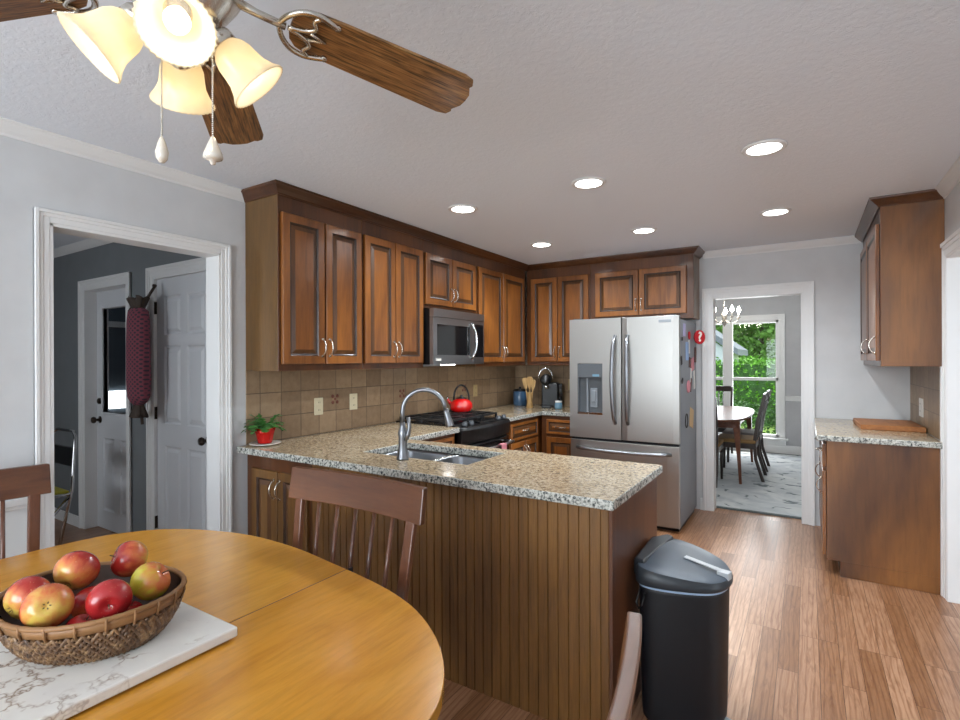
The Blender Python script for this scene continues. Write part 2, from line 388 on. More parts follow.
# ------------------------------------------------------------------ mesh helpers
class MB:
    def __init__(s): s.bm = bmesh.new(); s.mi = 0
    def _tag(s, faces):
        for f in faces: f.material_index = s.mi
    def box(s, x0, y0, z0, x1, y1, z1, mtx=None):
        r = bmesh.ops.create_cube(s.bm, size=1)
        m = Matrix.Translation(((x0+x1)/2, (y0+y1)/2, (z0+z1)/2)) @ Matrix.Diagonal((abs(x1-x0), abs(y1-y0), abs(z1-z0), 1))
        if mtx is not None: m = mtx @ m
        bmesh.ops.transform(s.bm, matrix=m, verts=r['verts'])
        s._tag({f for v in r['verts'] for f in v.link_faces}); return s
    def ring_loft(s, rings, cap0=True, cap1=True, closed=True, smooth=True):
        vs = [[s.bm.verts.new(p) for p in r] for r in rings]
        n = len(rings[0])
        for a, b in zip(vs, vs[1:]):
            for i in range(n if closed else n-1):
                j = (i+1) % n
                f = s.bm.faces.new((a[i], a[j], b[j], b[i])); f.smooth = smooth; f.material_index = s.mi
        if cap0 and n > 2: f = s.bm.faces.new(vs[0][::-1]); f.material_index = s.mi
        if cap1 and n > 2: f = s.bm.faces.new(vs[-1]); f.material_index = s.mi
        return s
    def lathe(s, prof, seg=24, c=(0, 0, 0), mtx=None, cap0=True, cap1=True, ripple=0, nr=0, sx=1, sy=1):
        rings = []
        for r, z in prof:
            ring = []
            for i in range(seg):
                a = 2*PI*i/seg
                rr = r*(1+(ripple*math.cos(nr*a) if nr else 0))
                p = Vector((rr*math.cos(a)*sx, rr*math.sin(a)*sy, z))
                if mtx is not None: p = mtx @ p
                ring.append(p+Vector(c))
            rings.append(ring)
        return s.ring_loft(rings, cap0, cap1)
    def tube(s, pts, r, seg=8, caps=True, closed=False, flat=None):
        pts = [Vector(p) for p in pts]; n = len(pts); rings = []
        rs = r if isinstance(r, (list, tuple)) else [r]*n
        up = None
        for i, p in enumerate(pts):
            if closed: d = pts[(i+1) % n]-pts[i-1]
            else: d = pts[min(i+1, n-1)]-pts[max(i-1, 0)]
            d.normalize()
            if up is None:
                up = Vector((0, 0, 1)) if abs(d.z) < .9 else Vector((1, 0, 0))
            a = d.cross(up)
            if a.length < 1e-4: a = d.cross(Vector((1, 0, 0)) if abs(d.x) < .9 else Vector((0, 1, 0)))
            a.normalize(); b = a.cross(d).normalized(); up = b
            f1, f2 = flat if flat else (1, 1)
            rings.append([p+a*math.cos(2*PI*k/seg)*rs[i]*f1+b*math.sin(2*PI*k/seg)*rs[i]*f2 for k in range(seg)])
        if closed: rings.append(rings[0][:])
        return s.ring_loft(rings, caps and not closed, caps and not closed)
    def prism(s, poly, z0, z1, mtx=None):
        lo = [Vector((p[0], p[1], z0)) for p in poly]; hi = [Vector((p[0], p[1], z1)) for p in poly]
        if mtx is not None: lo = [mtx @ p for p in lo]; hi = [mtx @ p for p in hi]
        return s.ring_loft([lo, hi], smooth=False)
    def quad(s, *ps):
        f = s.bm.faces.new([s.bm.verts.new(p) for p in ps]); f.material_index = s.mi; return s
    def build(s, name, mats, parent=None, loc=None, rz=0, bevel=0, seg=2, smooth=False, recalc=True):
        if recalc: bmesh.ops.recalc_face_normals(s.bm, faces=s.bm.faces)
        me = D.meshes.new(name); s.bm.to_mesh(me); s.bm.free()
        for m in (mats if isinstance(mats, list) else [mats]): me.materials.append(M[m] if isinstance(m, str) else m)
        if smooth:
            for p in me.polygons: p.use_smooth = True
        o = D.objects.new(name, me); COL.objects.link(o)
        if parent: o.parent = parent
        if loc is not None: o.location = loc
        o.rotation_euler = (0, 0, rz)
        if bevel:
            bv = o.modifiers.new('bevel', 'BEVEL'); bv.width = bevel; bv.segments = seg; bv.limit_method = 'ANGLE'; bv.angle_limit = rad(40)
        return o
def box(name, b, mat, parent=None, bevel=0, **kw):
    return MB().box(*b).build(name, mat, parent, bevel=bevel, **kw)
def tag(o, label, cat, group=None, kind=None):
    o['label'] = label; o['category'] = cat
    if group: o['group'] = group
    if kind: o['kind'] = kind
    return o
def struct(o): o['kind'] = 'structure'; return o
def thing(name, label, cat, loc=(0, 0, 0), rz=0, group=None):
    o = D.objects.new(name, None); COL.objects.link(o); o.empty_display_size = .1
    o.location = loc; o.rotation_euler = (0, 0, rz)
    return tag(o, label, cat, group)
def copy_tree(o, parent=None):
    c = o.copy(); COL.objects.link(c)
    if parent: c.parent = parent
    for ch in [x for x in D.objects if x.parent == o]: copy_tree(ch, c)
    return c
def sweep(mb, prof, path, closed=False):
    """prof: (out, z) pairs; path: (x, y, z) points in plan; out = right side of travel, mitred"""
    P = [Vector(p) for p in path]; rings = []; n = len(P)
    for i, p in enumerate(P):
        d0 = (p-P[i-1]).normalized() if i > 0 else (P[1]-P[0]).normalized()
        d1 = (P[i+1]-p).normalized() if i < n-1 else d0
        n0 = Vector((d0.y, -d0.x, 0)); n1 = Vector((d1.y, -d1.x, 0))
        m = (n0+n1).normalized(); k = 1/max(.3, m.dot(n0))
        rings.append([p+m*k*o_+Vector((0, 0, z)) for o_, z in prof])
    mb.ring_loft(rings, smooth=False)
    return mb

CEIL = 2.44
# ------------------------------------------------------------------ structure
def walls():
    T = .12
    # left wall, opening y .94-1.71 to z 2.045
    m = MB()
    m.box(-T, -2.4, 0, 0, .915, CEIL); m.box(-T, 1.742, 0, 0, 5.29, CEIL); m.box(-T, .915, 2.055, 0, 1.742, CEIL)
    struct(m.build('wall_left', 'wall'))
    m = MB()
    # back wall, doorway x 2.10-2.835
    m.box(-T, 5.29, 0, 2.095, 5.41, CEIL); m.box(2.84, 5.29, 0, 3.68, 5.41, CEIL); m.box(2.095, 5.29, 2.02, 2.84, 5.41, CEIL)
    struct(m.build('wall_back', 'wall'))
    m = MB()
    m.box(3.56, 4.045, 0, 3.68, 5.29, CEIL); m.box(3.56, 2.0, 2.03, 3.68, 4.045, CEIL); m.box(3.56, -2.4, 0, 3.68, 2.0, CEIL)
    struct(m.build('wall_right', 'wall'))
    # near wall behind the camera, with a wide window added for fill light, x .5-3.3, z .75-2.1
    m = MB()
    m.box(-T, -2.52, 0, .5, -2.4, CEIL); m.box(3.3, -2.52, 0, 3.68, -2.4, CEIL)
    m.box(.5, -2.52, 0, 3.3, -2.4, .7); m.box(.5, -2.52, 2.15, 3.3, -2.4, CEIL)
    struct(m.build('wall_near', 'wall'))
    # hall beyond the left opening
    m = MB()
    m.box(-3.7, 1.94, 0, -2.36, 2.08, CEIL); m.box(-1.60, 1.94, 0, -1.20, 2.08, CEIL); m.box(-.44, 1.94, 0, -T, 2.08, CEIL)
    m.box(-2.36, 1.94, 2.05, -1.60, 2.08, CEIL); m.box(-1.20, 1.94, 2.05, -.44, 2.08, CEIL)
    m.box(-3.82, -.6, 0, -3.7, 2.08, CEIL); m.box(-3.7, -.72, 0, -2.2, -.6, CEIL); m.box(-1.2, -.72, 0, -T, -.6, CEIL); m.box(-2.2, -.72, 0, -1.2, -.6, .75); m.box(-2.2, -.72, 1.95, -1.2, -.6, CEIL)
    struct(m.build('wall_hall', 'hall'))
    # dim room behind the half-glass door
    m = MB()
    m.box(-4.6, 2.08, 0, -4.5, 5.2, CEIL); m.box(-.22, 2.08, 0, -.12, 5.2, CEIL)
    m.box(-4.5, 5.1, 0, -.22, 5.2, CEIL)
    struct(m.build('wall_garage', 'garage'))
    # dining room
    m = MB()
    X0, X1, Y1 = -.9, 3.9, 9.0
    m.box(X0-.1, 5.41, 0, X0, 9.1, CEIL); m.box(X1, 5.41, 0, X1+.1, 9.1, CEIL)
    m.box(X0, Y1, 0, 1.03, Y1+.1, CEIL); m.box(2.50, Y1, 0, X1, Y1+.1, CEIL)
    m.box(1.03, Y1, 0, 2.50, Y1+.1, .24); m.box(1.03, Y1, 2.02, 2.50, Y1+.1, CEIL)
    m.box(X0, 5.405, 0, -T, 5.412, CEIL); m.box(3.68, 5.405, 0, X1, 5.412, CEIL)
    struct(m.build('wall_dining', 'dining_paint'))
    # room beyond the wide right opening
    m = MB()
    m.box(3.68, 4.6, 0, 6.6, 4.7, CEIL); m.box(3.68, -.7, 0, 6.6, -.6, CEIL)
    m.box(6.5, -.6, 0, 6.6, -.2, CEIL); m.box(6.5, 2.6, 0, 6.6, 4.6, CEIL); m.box(6.5, -.2, 0, 6.6, 2.6, .5); m.box(6.5, -.2, 2.3, 6.6, 2.6, CEIL)
    # fill light added for that room stands outside its made-up window
    struct(m.build('wall_side', 'wall'))
    struct(box('floor', (-4.7, -2.6, -.1, 6.7, 9.2, 0), 'floor'))
    struct(box('ceiling', (-4.7, -2.6, CEIL, 6.7, 9.2, CEIL+.1), 'ceiling'))
walls()

# crown mouldings (white)
crownP = [(x_*.8, z_*.68) for x_, z_ in [(0, -.085), (.008, -.085), (.012, -.072), (.03, -.055), (.048, -.03), (.058, -.012), (.066, -.008), (.066, 0), (0, 0)]]
def crown(name, path, mat='trim', prof=crownP):
    m = MB(); sweep(m, prof, [(p[0], p[1], CEIL) for p in path]); return struct(m.build(name, mat))
crown('trim_1', [(0, -2.4), (0, 1.90)])
crown('trim_2', [(2.03, 5.29), (3.25, 5.29)])
crown('trim_3', [(3.56, 4.12), (3.56, -2.4)])
crown('trim_4', [(-.12, 1.94), (-3.7, 1.94), (-3.7, -.6)][::-1])
crown('trim_5', [(-.9, 9.0), (3.9, 9.0)])

# door casings: flat stepped boards around an opening in the plane x=const or y=const
def casing(name, plane, c, a0, a1, ztop, out, w=.072, t=.018, z0=0, jamb=None, mat='trim', sill=False):
    """out=+1/-1 side of plane; opening from a0..a1; jamb=(from,to) depth of liner"""
    m = MB()
    def bx(u0, z_0, u1, z_1, d0, d1):
        lo, hi = sorted((c+out*d0, c+out*d1))
        if plane == 'x': m.box(lo, u0, z_0, hi, u1, z_1)
        else: m.box(u0, lo, z_0, u1, hi, z_1)
    for k, (i0, i1, tt) in enumerate(((0, w, t*.6), (w*.45, w*.75, t*.85), (w*.72, w, t*1.25))):
        bx(a0-i1, z0, a0-i0, ztop+i1, 0, tt); bx(a1+i0, z0, a1+i1, ztop+i1, 0, tt); bx(a0-i0, ztop+i0, a1+i0, ztop+i1, 0, tt)
    if jamb:
        j0, j1 = jamb; jt = .014
        def jb(u0, z_0, u1, z_1):
            if plane == 'x': m.box(j0, u0, z_0, j1, u1, z_1)
            else: m.box(u0, j0, z_0, u1, j1, z_1)
        jb(a0-.001, z0, a0+jt, ztop); jb(a1-jt, z0, a1+.001, ztop); jb(a0, ztop-jt, a1, ztop+.001)
    return struct(m.build(name, mat, bevel=.002, seg=1))
casing('trim_6', 'x', 0, .93, 1.728, 2.05, 1, w=.056, jamb=(-.125, .008))
casing('trim_7', 'x', -.12, .93, 1.728, 2.05, -1, w=.056)
casing('trim_8', 'y', 5.29, 2.105, 2.83, 2.01, -1, w=.085, jamb=(5.282, 5.418))
casing('trim_9', 'x', 3.56, 2.0, 4.045, 2.03, -1, w=.085, jamb=(3.552, 3.69))
casing('trim_10', 'y', 1.94, -2.36, -1.60, 2.045, -1, jamb=(1.932, 2.07))
casing('trim_11', 'y', 1.94, -1.20, -.44, 2.045, -1, jamb=(1.932, 2.07))

def baseb(name, segs, h=.09, mat='trim'):
    m = MB()
    for x0, y0, x1, y1 in segs: m.box(x0, y0, 0, x1, y1, h*.85); 
    for x0, y0, x1, y1 in segs:
        cx_, cy_ = (x0+x1)/2, (y0+y1)/2
        if abs(x1-x0) < abs(y1-y0): m.box(x0+(x1-x0)*.15, y0, h*.85, x1-(x1-x0)*.15, y1, h)
        else: m.box(x0, y0+(y1-y0)*.15, h*.85, x1, y1-(y1-y0)*.15, h)
    return struct(m.build(name, mat))
baseb('baseboard_left', [(0, -2.4, .015, .87), (0, 1.79, .015, 1.875)])
baseb('baseboard_hall', [(-3.7, 1.925, -2.44, 1.94), (-1.52, 1.925, -1.28, 1.94)])
baseb('baseboard_dining', [(-.9, 8.985, 3.9, 9.0)], .13)
baseb('baseboard_back', [(2.0, 5.275, 2.02, 5.29)], .11)
# wainscot cap and panel left of the hall opening
m = MB(); m.box(0, -2.4, .815, .022, .87, .845); m.box(0, -2.4, .80, .012, .87, .815)
struct(m.build('trim_12', 'trim', bevel=.003))
m = MB(); m.box(.0, -2.4, .09, .006, .87, .80); struct(m.build('wall_wainscot', 'wainscot'))
m = MB(); m.box(2.585, 8.975, .845, 3.9, 9.0, .875); m.box(2.585, 8.985, .80, 3.9, 9.0, .845); struct(m.build('trim_13', 'trim', bevel=.004))

# windows
def window(name, plane, c, a0, a1, z0, z1, cols, rail=None, depth=.06, out=-1):
    t = struct(D.objects.new(name, None)); COL.objects.link(t)
    m = MB()
    def bx(mm, u0, z_0, u1, z_1, d0, d1):
        if plane == 'x': mm.box(c+d0, u0, z_0, c+d1, u1, z_1)
        else: mm.box(u0, c+d0, z_0, u1, c+d1, z_1)
    s = .04
    edges = [a0]+[x for x in cols]+[a1]
    for u in cols: bx(m, u-.07, z0, u+.07, z1, -.01, depth)
    bx(m, a0, z0, a0+s, z1, 0, depth); bx(m, a1-s, z0, a1, z1, 0, depth); bx(m, a0, z0, a1, z0+s, 0, depth); bx(m, a0, z1-s, a1, z1, 0, depth)
    if rail: bx(m, a0, rail-.022, a1, rail+.022, 0, depth)
    fr = m.build('window_frame', 'trim', t, bevel=.003, seg=1)
    for i in range(len(edges)-1):
        g = MB(); bx(g, edges[i]+.02, z0+.02, edges[i+1]-.02, z1-.02, depth*.45, depth*.55); g.build('glass_pane', 'glass', t)
    return t
window('window_1', 'y', 9.02, 1.03, 2.50, .24, 2.02, [1.80], 1.12)
casing('trim_14', 'y', 9.0, 1.03, 2.50, 2.02, -1, w=.085, z0=.2)
m = MB(); m.box(.93, 8.93, .205, 2.62, 9.0, .235); m.box(.95, 8.98, .13, 2.59, 9.0, .205); struct(m.build('trim_15', 'trim', bevel=.004))
window('added_window_2', 'y', -2.49, .5, 3.3, .7, 2.15, [1.43, 2.37], 1.42)  # unseen window, added so fill light enters from behind the camera
casing('trim_16', 'y', -2.4, .5, 3.3, 2.15, 1, w=.085, z0=.7)
window('added_window_5', 'y', -.69, -2.2, -1.2, .75, 1.95, [], 1.35)  # unseen hall window, added to carry the hall fill light
window('added_window_3', 'x', 6.53, -.2, 2.6, .5, 2.3, [1.2], 1.4)  # unseen window of the side room, added for its fill light

# rug on the dining room floor
t = thing('area_rug', 'large pale blue-grey rug with dark sprigs on the dining room floor', 'rug', (1.9, 7.18, 0))
box('rug_field', (-1.9, -1.72, .0, 1.85, 1.74, .011), 'rug', t)
m = MB(); m.box(-1.95, -1.76, .0, 1.9, -1.72, .012); m.box(-1.95, 1.74, 0, 1.9, 1.78, .012); m.box(-1.95, -1.72, 0, -1.9, 1.74, .012); m.box(1.85, -1.72, 0, 1.9, 1.74, .012)
m.build('rug_border', 'rug_edge', t)

# backsplash tiling
m = MB(); m.box(0, 1.885, .925, .009, 5.29, 1.375)
struct(m.build('wall_backsplash_left', 'tile_l'))
m = MB(); m.box(.009, 5.281, .925, 1.05, 5.29, 1.375); struct(m.build('wall_backsplash_back', 'tile_b'))
m = MB(); m.box(3.551, 4.14, .925, 3.56, 5.29, 1.38); struct(m.build('wall_backsplash_right', 'tile_l'))
m = MB()
for y in (2.575, 3.30, 4.22):
    for k in range(4):
        a = PI/2*k+PI/4
        m.lathe([(.001, .012), (.013, .0115), (.014, .009)], 8, mtx=Matrix.Translation((0, y+.03*math.cos(a), 1.155+.03*math.sin(a))) @ Matrix.Rotation(PI/2, 4, 'Y') @ Matrix.Diagonal((1, 1, 1, 1)))
    m.box(.009, y-.008, 1.147, .0115, y+.008, 1.163)
struct(m.build('trim_17', 'accent'))

# ------------------------------------------------------------------ cabinet pieces (local: x width, front faces -y, z up)
def door_mesh(w, h, t=.02, st=.055, arch=False):
    mb = MB()
    def rect(x0, z0, x1, z1, y): return [Vector((x0, y, z0)), Vector((x1, y, z0)), Vector((x1, y, z1)), Vector((x0, y, z1))]
    ins = [(0, 0, 0, 0), (0.0, -t+.004, 0, 0), (.004, -t, 0, 0), (st-.006, -t, 1, 0), (st, -t+.007, 1, 0), (st+.007, -t+.009, 1, 0), (st+.032, -t+.002, 2, 0), (st+.036, -t+.002, 2, 0)]
    rings = []; 
    for i, (d, y, k, _) in enumerate(ins): rings.append(rect(d, d, w-d, h-d, y))
    vs = [[mb.bm.verts.new(p) for p in r] for r in rings]
    mats = [0, 0, 0, 1, 1, 2, 0]
    for q, (a, b) in enumerate(zip(vs, vs[1:])):
        for i in range(4):
            f = mb.bm.faces.new((a[i], a[(i+1) % 4], b[(i+1) % 4], b[i])); f.material_index = mats[q]
    mb.bm.faces.new(vs[-1]); mb.bm.faces.new(vs[0][::-1])
    return mb
def pull_mesh(l=.10, vertical=True):
    mb = MB(); pts = []
    for i in range(11):
        a = i/10; z = (a-.5)*l; y = -.032*math.sin(PI*a)**.6-.001
        pts.append((0, y, z) if vertical else (z, y, 0))
    mb.tube(pts, [.0062 if i in (0, 10) else .0042 for i in range(11)], 8)
    for e in (0, 10):
        p = pts[e]
        mb.tube([(p[0], .0, p[2]), (p[0], -.006, p[2])], .0085, 8)
    return mb
_mesh = {}
def place_door(parent, x, z, w, h, y=0, handle=None, name='door', mats=('cab', 'glaze', 'glaze_mid')):
    """handle: 'l'/'r' + 't'/'b' or 'c' for drawer"""
    o = door_mesh(w, h, st=.055 if h > .25 else .03).build(name, list(mats), parent, loc=(x, y, z))
    if handle:
        vert = handle != 'c'
        k = 'pull_v' if vert else 'pull_h'
        if k not in _mesh:
            q = pull_mesh(.105 if vert else .10, vert).build('handle', 'nickel', o); _mesh[k] = q.data
        else:
            q = D.objects.new('handle', _mesh[k]); COL.objects.link(q); q.parent = o
        if vert:
            q.location = (.022 if handle[0] == 'l' else w-.022, -.02, .10 if handle[1] == 'b' else h-.10)
        else: q.location = (w/2, -.02, h/2)
    return o
def cabinet(name, label, cat, loc, rz, w, z0, z1, d, doors, drawers=(), side='cab_side', group=None, toe=0, kick=None):
    t = thing(name, label, cat, loc, rz, group)
    m = MB()
    m.mi = 0
    if toe: m.box(0, .002, z0+toe, w, d, z1); m.box(0, .075, z0, w, d, z0+toe)
    else: m.box(0, .002, z0, w, d, z1)
    for f in m.bm.faces:
        f.material_index = 1 if f.normal.y > -.5 else 0
    m.bm.normal_update()
    for f in m.bm.faces: f.material_index = 0 if f.normal.y < -.5 else 1
    m.build('carcass', ['cab_dk', side], t, bevel=.002, seg=1)
    for (x, z, ww, hh, hd) in doors: place_door(t, x, z, ww, hh, 0, hd)
    for (x, z, ww, hh) in drawers: place_door(t, x, z, ww, hh, 0, 'c', 'drawer')
    return t
RZL = PI/2     # left wall: local x -> world y, front -> +x
G1 = 'upper cabinets on the left wall'
T_ = CEIL-.0
UD = .31
def upL(y0, y1, z0, doors, label, group=G1): return cabinet('upper_cabinet', label, 'kitchen cabinet', (UD, y0, 0), RZL, y1-y0, z0, 2.437, UD-.001, doors, group=group)
dz0, dh = 1.41, .875
upL(1.885, 2.544, 1.37, [(.018, dz0, .305, dh, 'rb'), (.335, dz0, .305, dh, 'lb')], 'tall two-door wall cabinet at the hall end, its side panel in view')
upL(2.546, 3.205, 1.37, [(.012, dz0, .305, dh, 'rb'), (.325, dz0, .315, dh, 'lb')], 'tall two-door wall cabinet between the end cabinet and the microwave')
upL(3.207, 3.965, 1.845, [(.018, 1.875, .355, .405, 'rb'), (.383, 1.875, .355, .405, 'lb')], 'short two-door wall cabinet right above the microwave')
upL(3.967, 4.95, 1.37, [(.035, dz0, .44, dh, 'rb'), (.485, dz0, .445, dh, 'lb')], 'two-door wall cabinet in the corner right of the microwave')
cabinet('upper_cabinet', 'tall two-door wall cabinet on the back wall left of the refrigerator', 'kitchen cabinet', (.315, 4.98, 0), 0, .715, 1.37, 2.437, .309, [(.055, dz0, .30, dh, 'rb'), (.365, dz0, .33, dh, 'lb')])
cabinet('upper_cabinet', 'short wide two-door cabinet over the refrigerator', 'kitchen cabinet', (1.032, 4.98, 0), 0, .965, 1.805, 2.437, .309, [(.05, 1.85, .425, .435, 'rb'), (.482, 1.85, .425, .435, 'lb')])
# right wall
tr = cabinet('upper_cabinet', 'wall cabinet alone on the right wall, its broad side panel in view', 'kitchen cabinet', (3.25, 5.27, 0), -PI/2, 1.165, 1.38, 2.437, .309, [(.03, 1.415, .53, .87, 'rb'), (.58, 1.415, .555, .87, 'rb')], side='cab_right')
tb = cabinet('base_cabinet', 'base cabinet on the right wall, its plain side panel facing the room', 'kitchen cabinet', (2.965, 5.27, 0), -PI/2, 1.14, 0, .885, .594,
             [(.03, .12, .53, .56, 'rt'), (.58, .12, .53, .56, 'rt')], [(.03, .71, .53, .15), (.58, .71, .53, .15)], side='cab_right', toe=.10)
# wood crown over the cabinets
wc = [(0, -.058), (.006, -.058), (.01, -.05), (.028, -.036), (.045, -.018), (.052, -.014), (.055, -.002), (0, -.002)]
m = MB(); sweep(m, wc, [(.004, 1.884, CEIL), (.312, 1.884, CEIL), (.312, 4.978, CEIL), (1.998, 4.978, CEIL), (1.998, 5.286, CEIL)])
# travelling +x then +y: right-hand side is outward only if the order is kept
tag(m.build('cabinet_crown', 'crown_wood'), 'brown wooden crown moulding running around the tops of the left and back cabinets', 'moulding')
m = MB(); sweep(m, wc, [(3.248, 5.272, CEIL), (3.248, 4.104, CEIL), (3.556, 4.104, CEIL)][::1])
tag(m.build('cabinet_crown', 'crown_wood'), 'brown wooden crown moulding on the lone cabinet at the right wall', 'moulding')

# base cabinets
def peninsula():
    t = thing('peninsula_cabinet', 'long peninsula base with brown beadboard back facing the dining table', 'kitchen cabinet', (0, 0, 0))
    # plain carcass round the sink: an open box
    m = MB()
    m.box(.02, 1.90, .0, .045, 2.545, .885); m.box(.02, 2.53, .10, 2.235, 2.545, .885); m.box(.02, 1.895, .10, 2.235, 2.54, .12)
    m.build('carcass', 'cab', t)
    m = MB()
    # beaded sheet: groove profile across x, extruded in z
    pts = []; x = .60; pitch = .0435
    while x < 2.20:
        pts += [(x, 1.88), (x+pitch-.007, 1.88), (x+pitch-.0045, 1.8855), (x+pitch-.0025, 1.8855)]
        x += pitch
    pts += [(2.205, 1.88)]
    poly = pts+[(2.205, 1.895), (.60, 1.895)]
    m.prism(poly, .0, .885); m.build('beadboard', 'bead', t)
    m = MB(); m.box(2.205, 1.876, 0, 2.236, 1.90, .885); m.build('corner_post', 'bead', t, bevel=.003)
    m = MB(); m.box(2.236, 1.878, 0, 2.25, 2.548, .885); m.build('end_panel', 'endpanel', t, bevel=.002)
    m = MB(); m.box(.02, 1.882, .0, .60, 1.90, .885); m.build('face_frame', 'cab_dk', t)
    for (x, w, h) in ((.085, .235, 'rt'), (.328, .245, 'lt')):
        place_door(t, x, .11, w, .69, 1.882, h, mats=('bead', 'glaze', 'glaze_mid'))
    return t
peninsula()
cabinet('base_cabinet', 'base cabinet on the left wall between peninsula and stove', 'kitchen cabinet', (.62, 2.562, 0), RZL, .632, 0, .885, .60, [(.05, .12, .54, .56, 'rt')], [(.05, .71, .54, .15)], toe=.10)
cabinet('base_cabinet', 'corner base cabinet with a drawer just right of the stove', 'kitchen cabinet', (.62, 3.985, 0), RZL, 1.29, 0, .885, .60, [(.05, .12, .27, .56, 'rt'), (.325, .12, .27, .56, 'lt')], [(.05, .70, .545, .155)], toe=.10)
cabinet('base_cabinet', 'narrow base cabinet on the back wall beside the refrigerator', 'kitchen cabinet', (.645, 4.64, 0), 0, .385, 0, .885, .64, [(.06, .12, .30, .56, 'rt')], [(.06, .71, .30, .14)], toe=.10)

# countertops from cells
def slab(name, label, xs, ys, inside, z0=.887, z1=.925, bevel=.006):
    m = MB(); bm = m.bm
    V = {}
    def vt(i, j, k):
        if (i, j, k) not in V: V[(i, j, k)] = bm.verts.new((xs[i], ys[j], (z0, z1)[k]))
        return V[(i, j, k)]
    nx, ny = len(xs)-1, len(ys)-1
    C = {(i, j): inside((xs[i]+xs[i+1])/2, (ys[j]+ys[j+1])/2) for i in range(nx) for j in range(ny)}
    for (i, j), v in C.items():
        if not v: continue
        bm.faces.new((vt(i, j, 1), vt(i+1, j, 1), vt(i+1, j+1, 1), vt(i, j+1, 1)))
        bm.faces.new((vt(i, j, 0), vt(i, j+1, 0), vt(i+1, j+1, 0), vt(i+1, j, 0)))
        for (di, dj, a, b) in ((-1, 0, (i, j), (i, j+1)), (1, 0, (i+1, j), (i+1, j+1)), (0, -1, (i, j), (i+1, j)), (0, 1, (i, j+1), (i+1, j+1))):
            if not C.get((i+di, j+dj), False):
                f = bm.faces.new((vt(*a, 0), vt(*b, 0), vt(*b, 1), vt(*a, 1))); f.material_index = 1
    return tag(m.build(name, ['granite', 'granite_e'], bevel=bevel, seg=3), label, 'countertop')
slab('countertop', 'speckled granite countertop of the peninsula and the stretch up to the stove', [.012, .66, .78, 1.47, 2.275], [1.815, 2.08, 2.45, 2.56, 3.20],
     lambda x, y: (y < 2.56 or x < .66) and not (.78 < x < 1.47 and 2.08 < y < 2.45))
slab('countertop', 'speckled granite countertop in the corner between stove and refrigerator', [.012, .66, 1.03], [3.975, 4.62, 5.278], lambda x, y: x < .66 or y > 4.62)
slab('countertop', 'short granite countertop on the right wall under the lone cabinet', [2.91, 3.548], [4.10, 5.285], lambda x, y: True)

# sink
def sink():
    t = thing('sink', 'stainless double-bowl undermount sink in the peninsula', 'sink', (1.125, 2.265, .70))
    def bowl(x0, x1, y0, y1, zt, zb):
        m = MB(); rings = []
        for (d, z) in ((-.02, zt), (0, zt), (.004, zt-.01), (.012, zb+.04), (.04, zb), ):
            r = []; rr = .055
            for (cx_, cy_, a0) in ((x1-d-rr, y1-d-rr, 0), (x0+d+rr, y1-d-rr, 90), (x0+d+rr, y0+d+rr, 180), (x1-d-rr, y0+d+rr, 270)):
                for k in range(6):
                    a = rad(a0+18*k); r.append(Vector((cx_+rr*math.cos(a), cy_+rr*math.sin(a), z)))
            rings.append(r)
        m.ring_loft(rings, cap0=False, cap1=True)
        cx_, cy_ = (x0+x1)/2, (y0+y1)/2
        return m
    bowl(-.345, .0, -.185, .185, .184, .0).build('bowl', 'satin', t, recalc=False)
    bowl(.02, .345, -.185, .185, .184, .03).build('bowl', 'satin', t, recalc=False)
    m = MB(); pts = []
    for i in range(13):
        a = i/12; pts.append((.01, -.185+.37*a, .178))
    m.tube(pts, .009, 8); m.build('divider', 'nickel', t)
    for x in (-.17, .18):
        MB().lathe([(.001, .012), (.03, .012), (.042, .004), (.042, .001)], 20, c=(x, 0, .002 if x < 0 else .032)).build('drain', 'chrome', t)
sink()
def faucet():
    t = thing('faucet', 'tall brushed nickel gooseneck faucet with pull-down head behind the sink', 'faucet', (1.117, 2.02, .925), rad(0))
    m = MB(); m.lathe([(.031, 0), (.031, .008), (.026, .018), (.022, .06), (.021, .11), (.024, .135), (.02, .15), (.0145, .17), (.0125, .19)], 20); m.build('base', 'satin', t)
    dirv = Vector((.86, .51, 0)).normalized()
    m = MB(); pts = [(0, 0, .16), (0, 0, .24)]
    R_ = .110
    for i in range(13):
        a = PI-PI*.97*i/12
        o = R_+R_*math.cos(a); pts.append((dirv.x*o, dirv.y*o, .245+R_*math.sin(a)))
    m.tube(pts, .0115, 12); m.build('spout', 'satin', t)
    e = Vector(pts[-1]); d = (Vector(pts[-1])-Vector(pts[-2])).normalized()
    d = (d+dirv*.05).normalized()
    m = MB(); m.tube([e, e+d*.02, e+d*.03, e+d*.085, e+d*.09], [.0135, .0145, .0145, .022, .021], 14); m.build('spray_head', 'satin', t)
    m = MB(); m.tube([(.018, 0, .10), (.034, .004, .13), (.040, .006, .17), (.034, .004, .215)], [.014, .012, .009, .010], 10); m.build('lever', 'satin', t)
faucet()

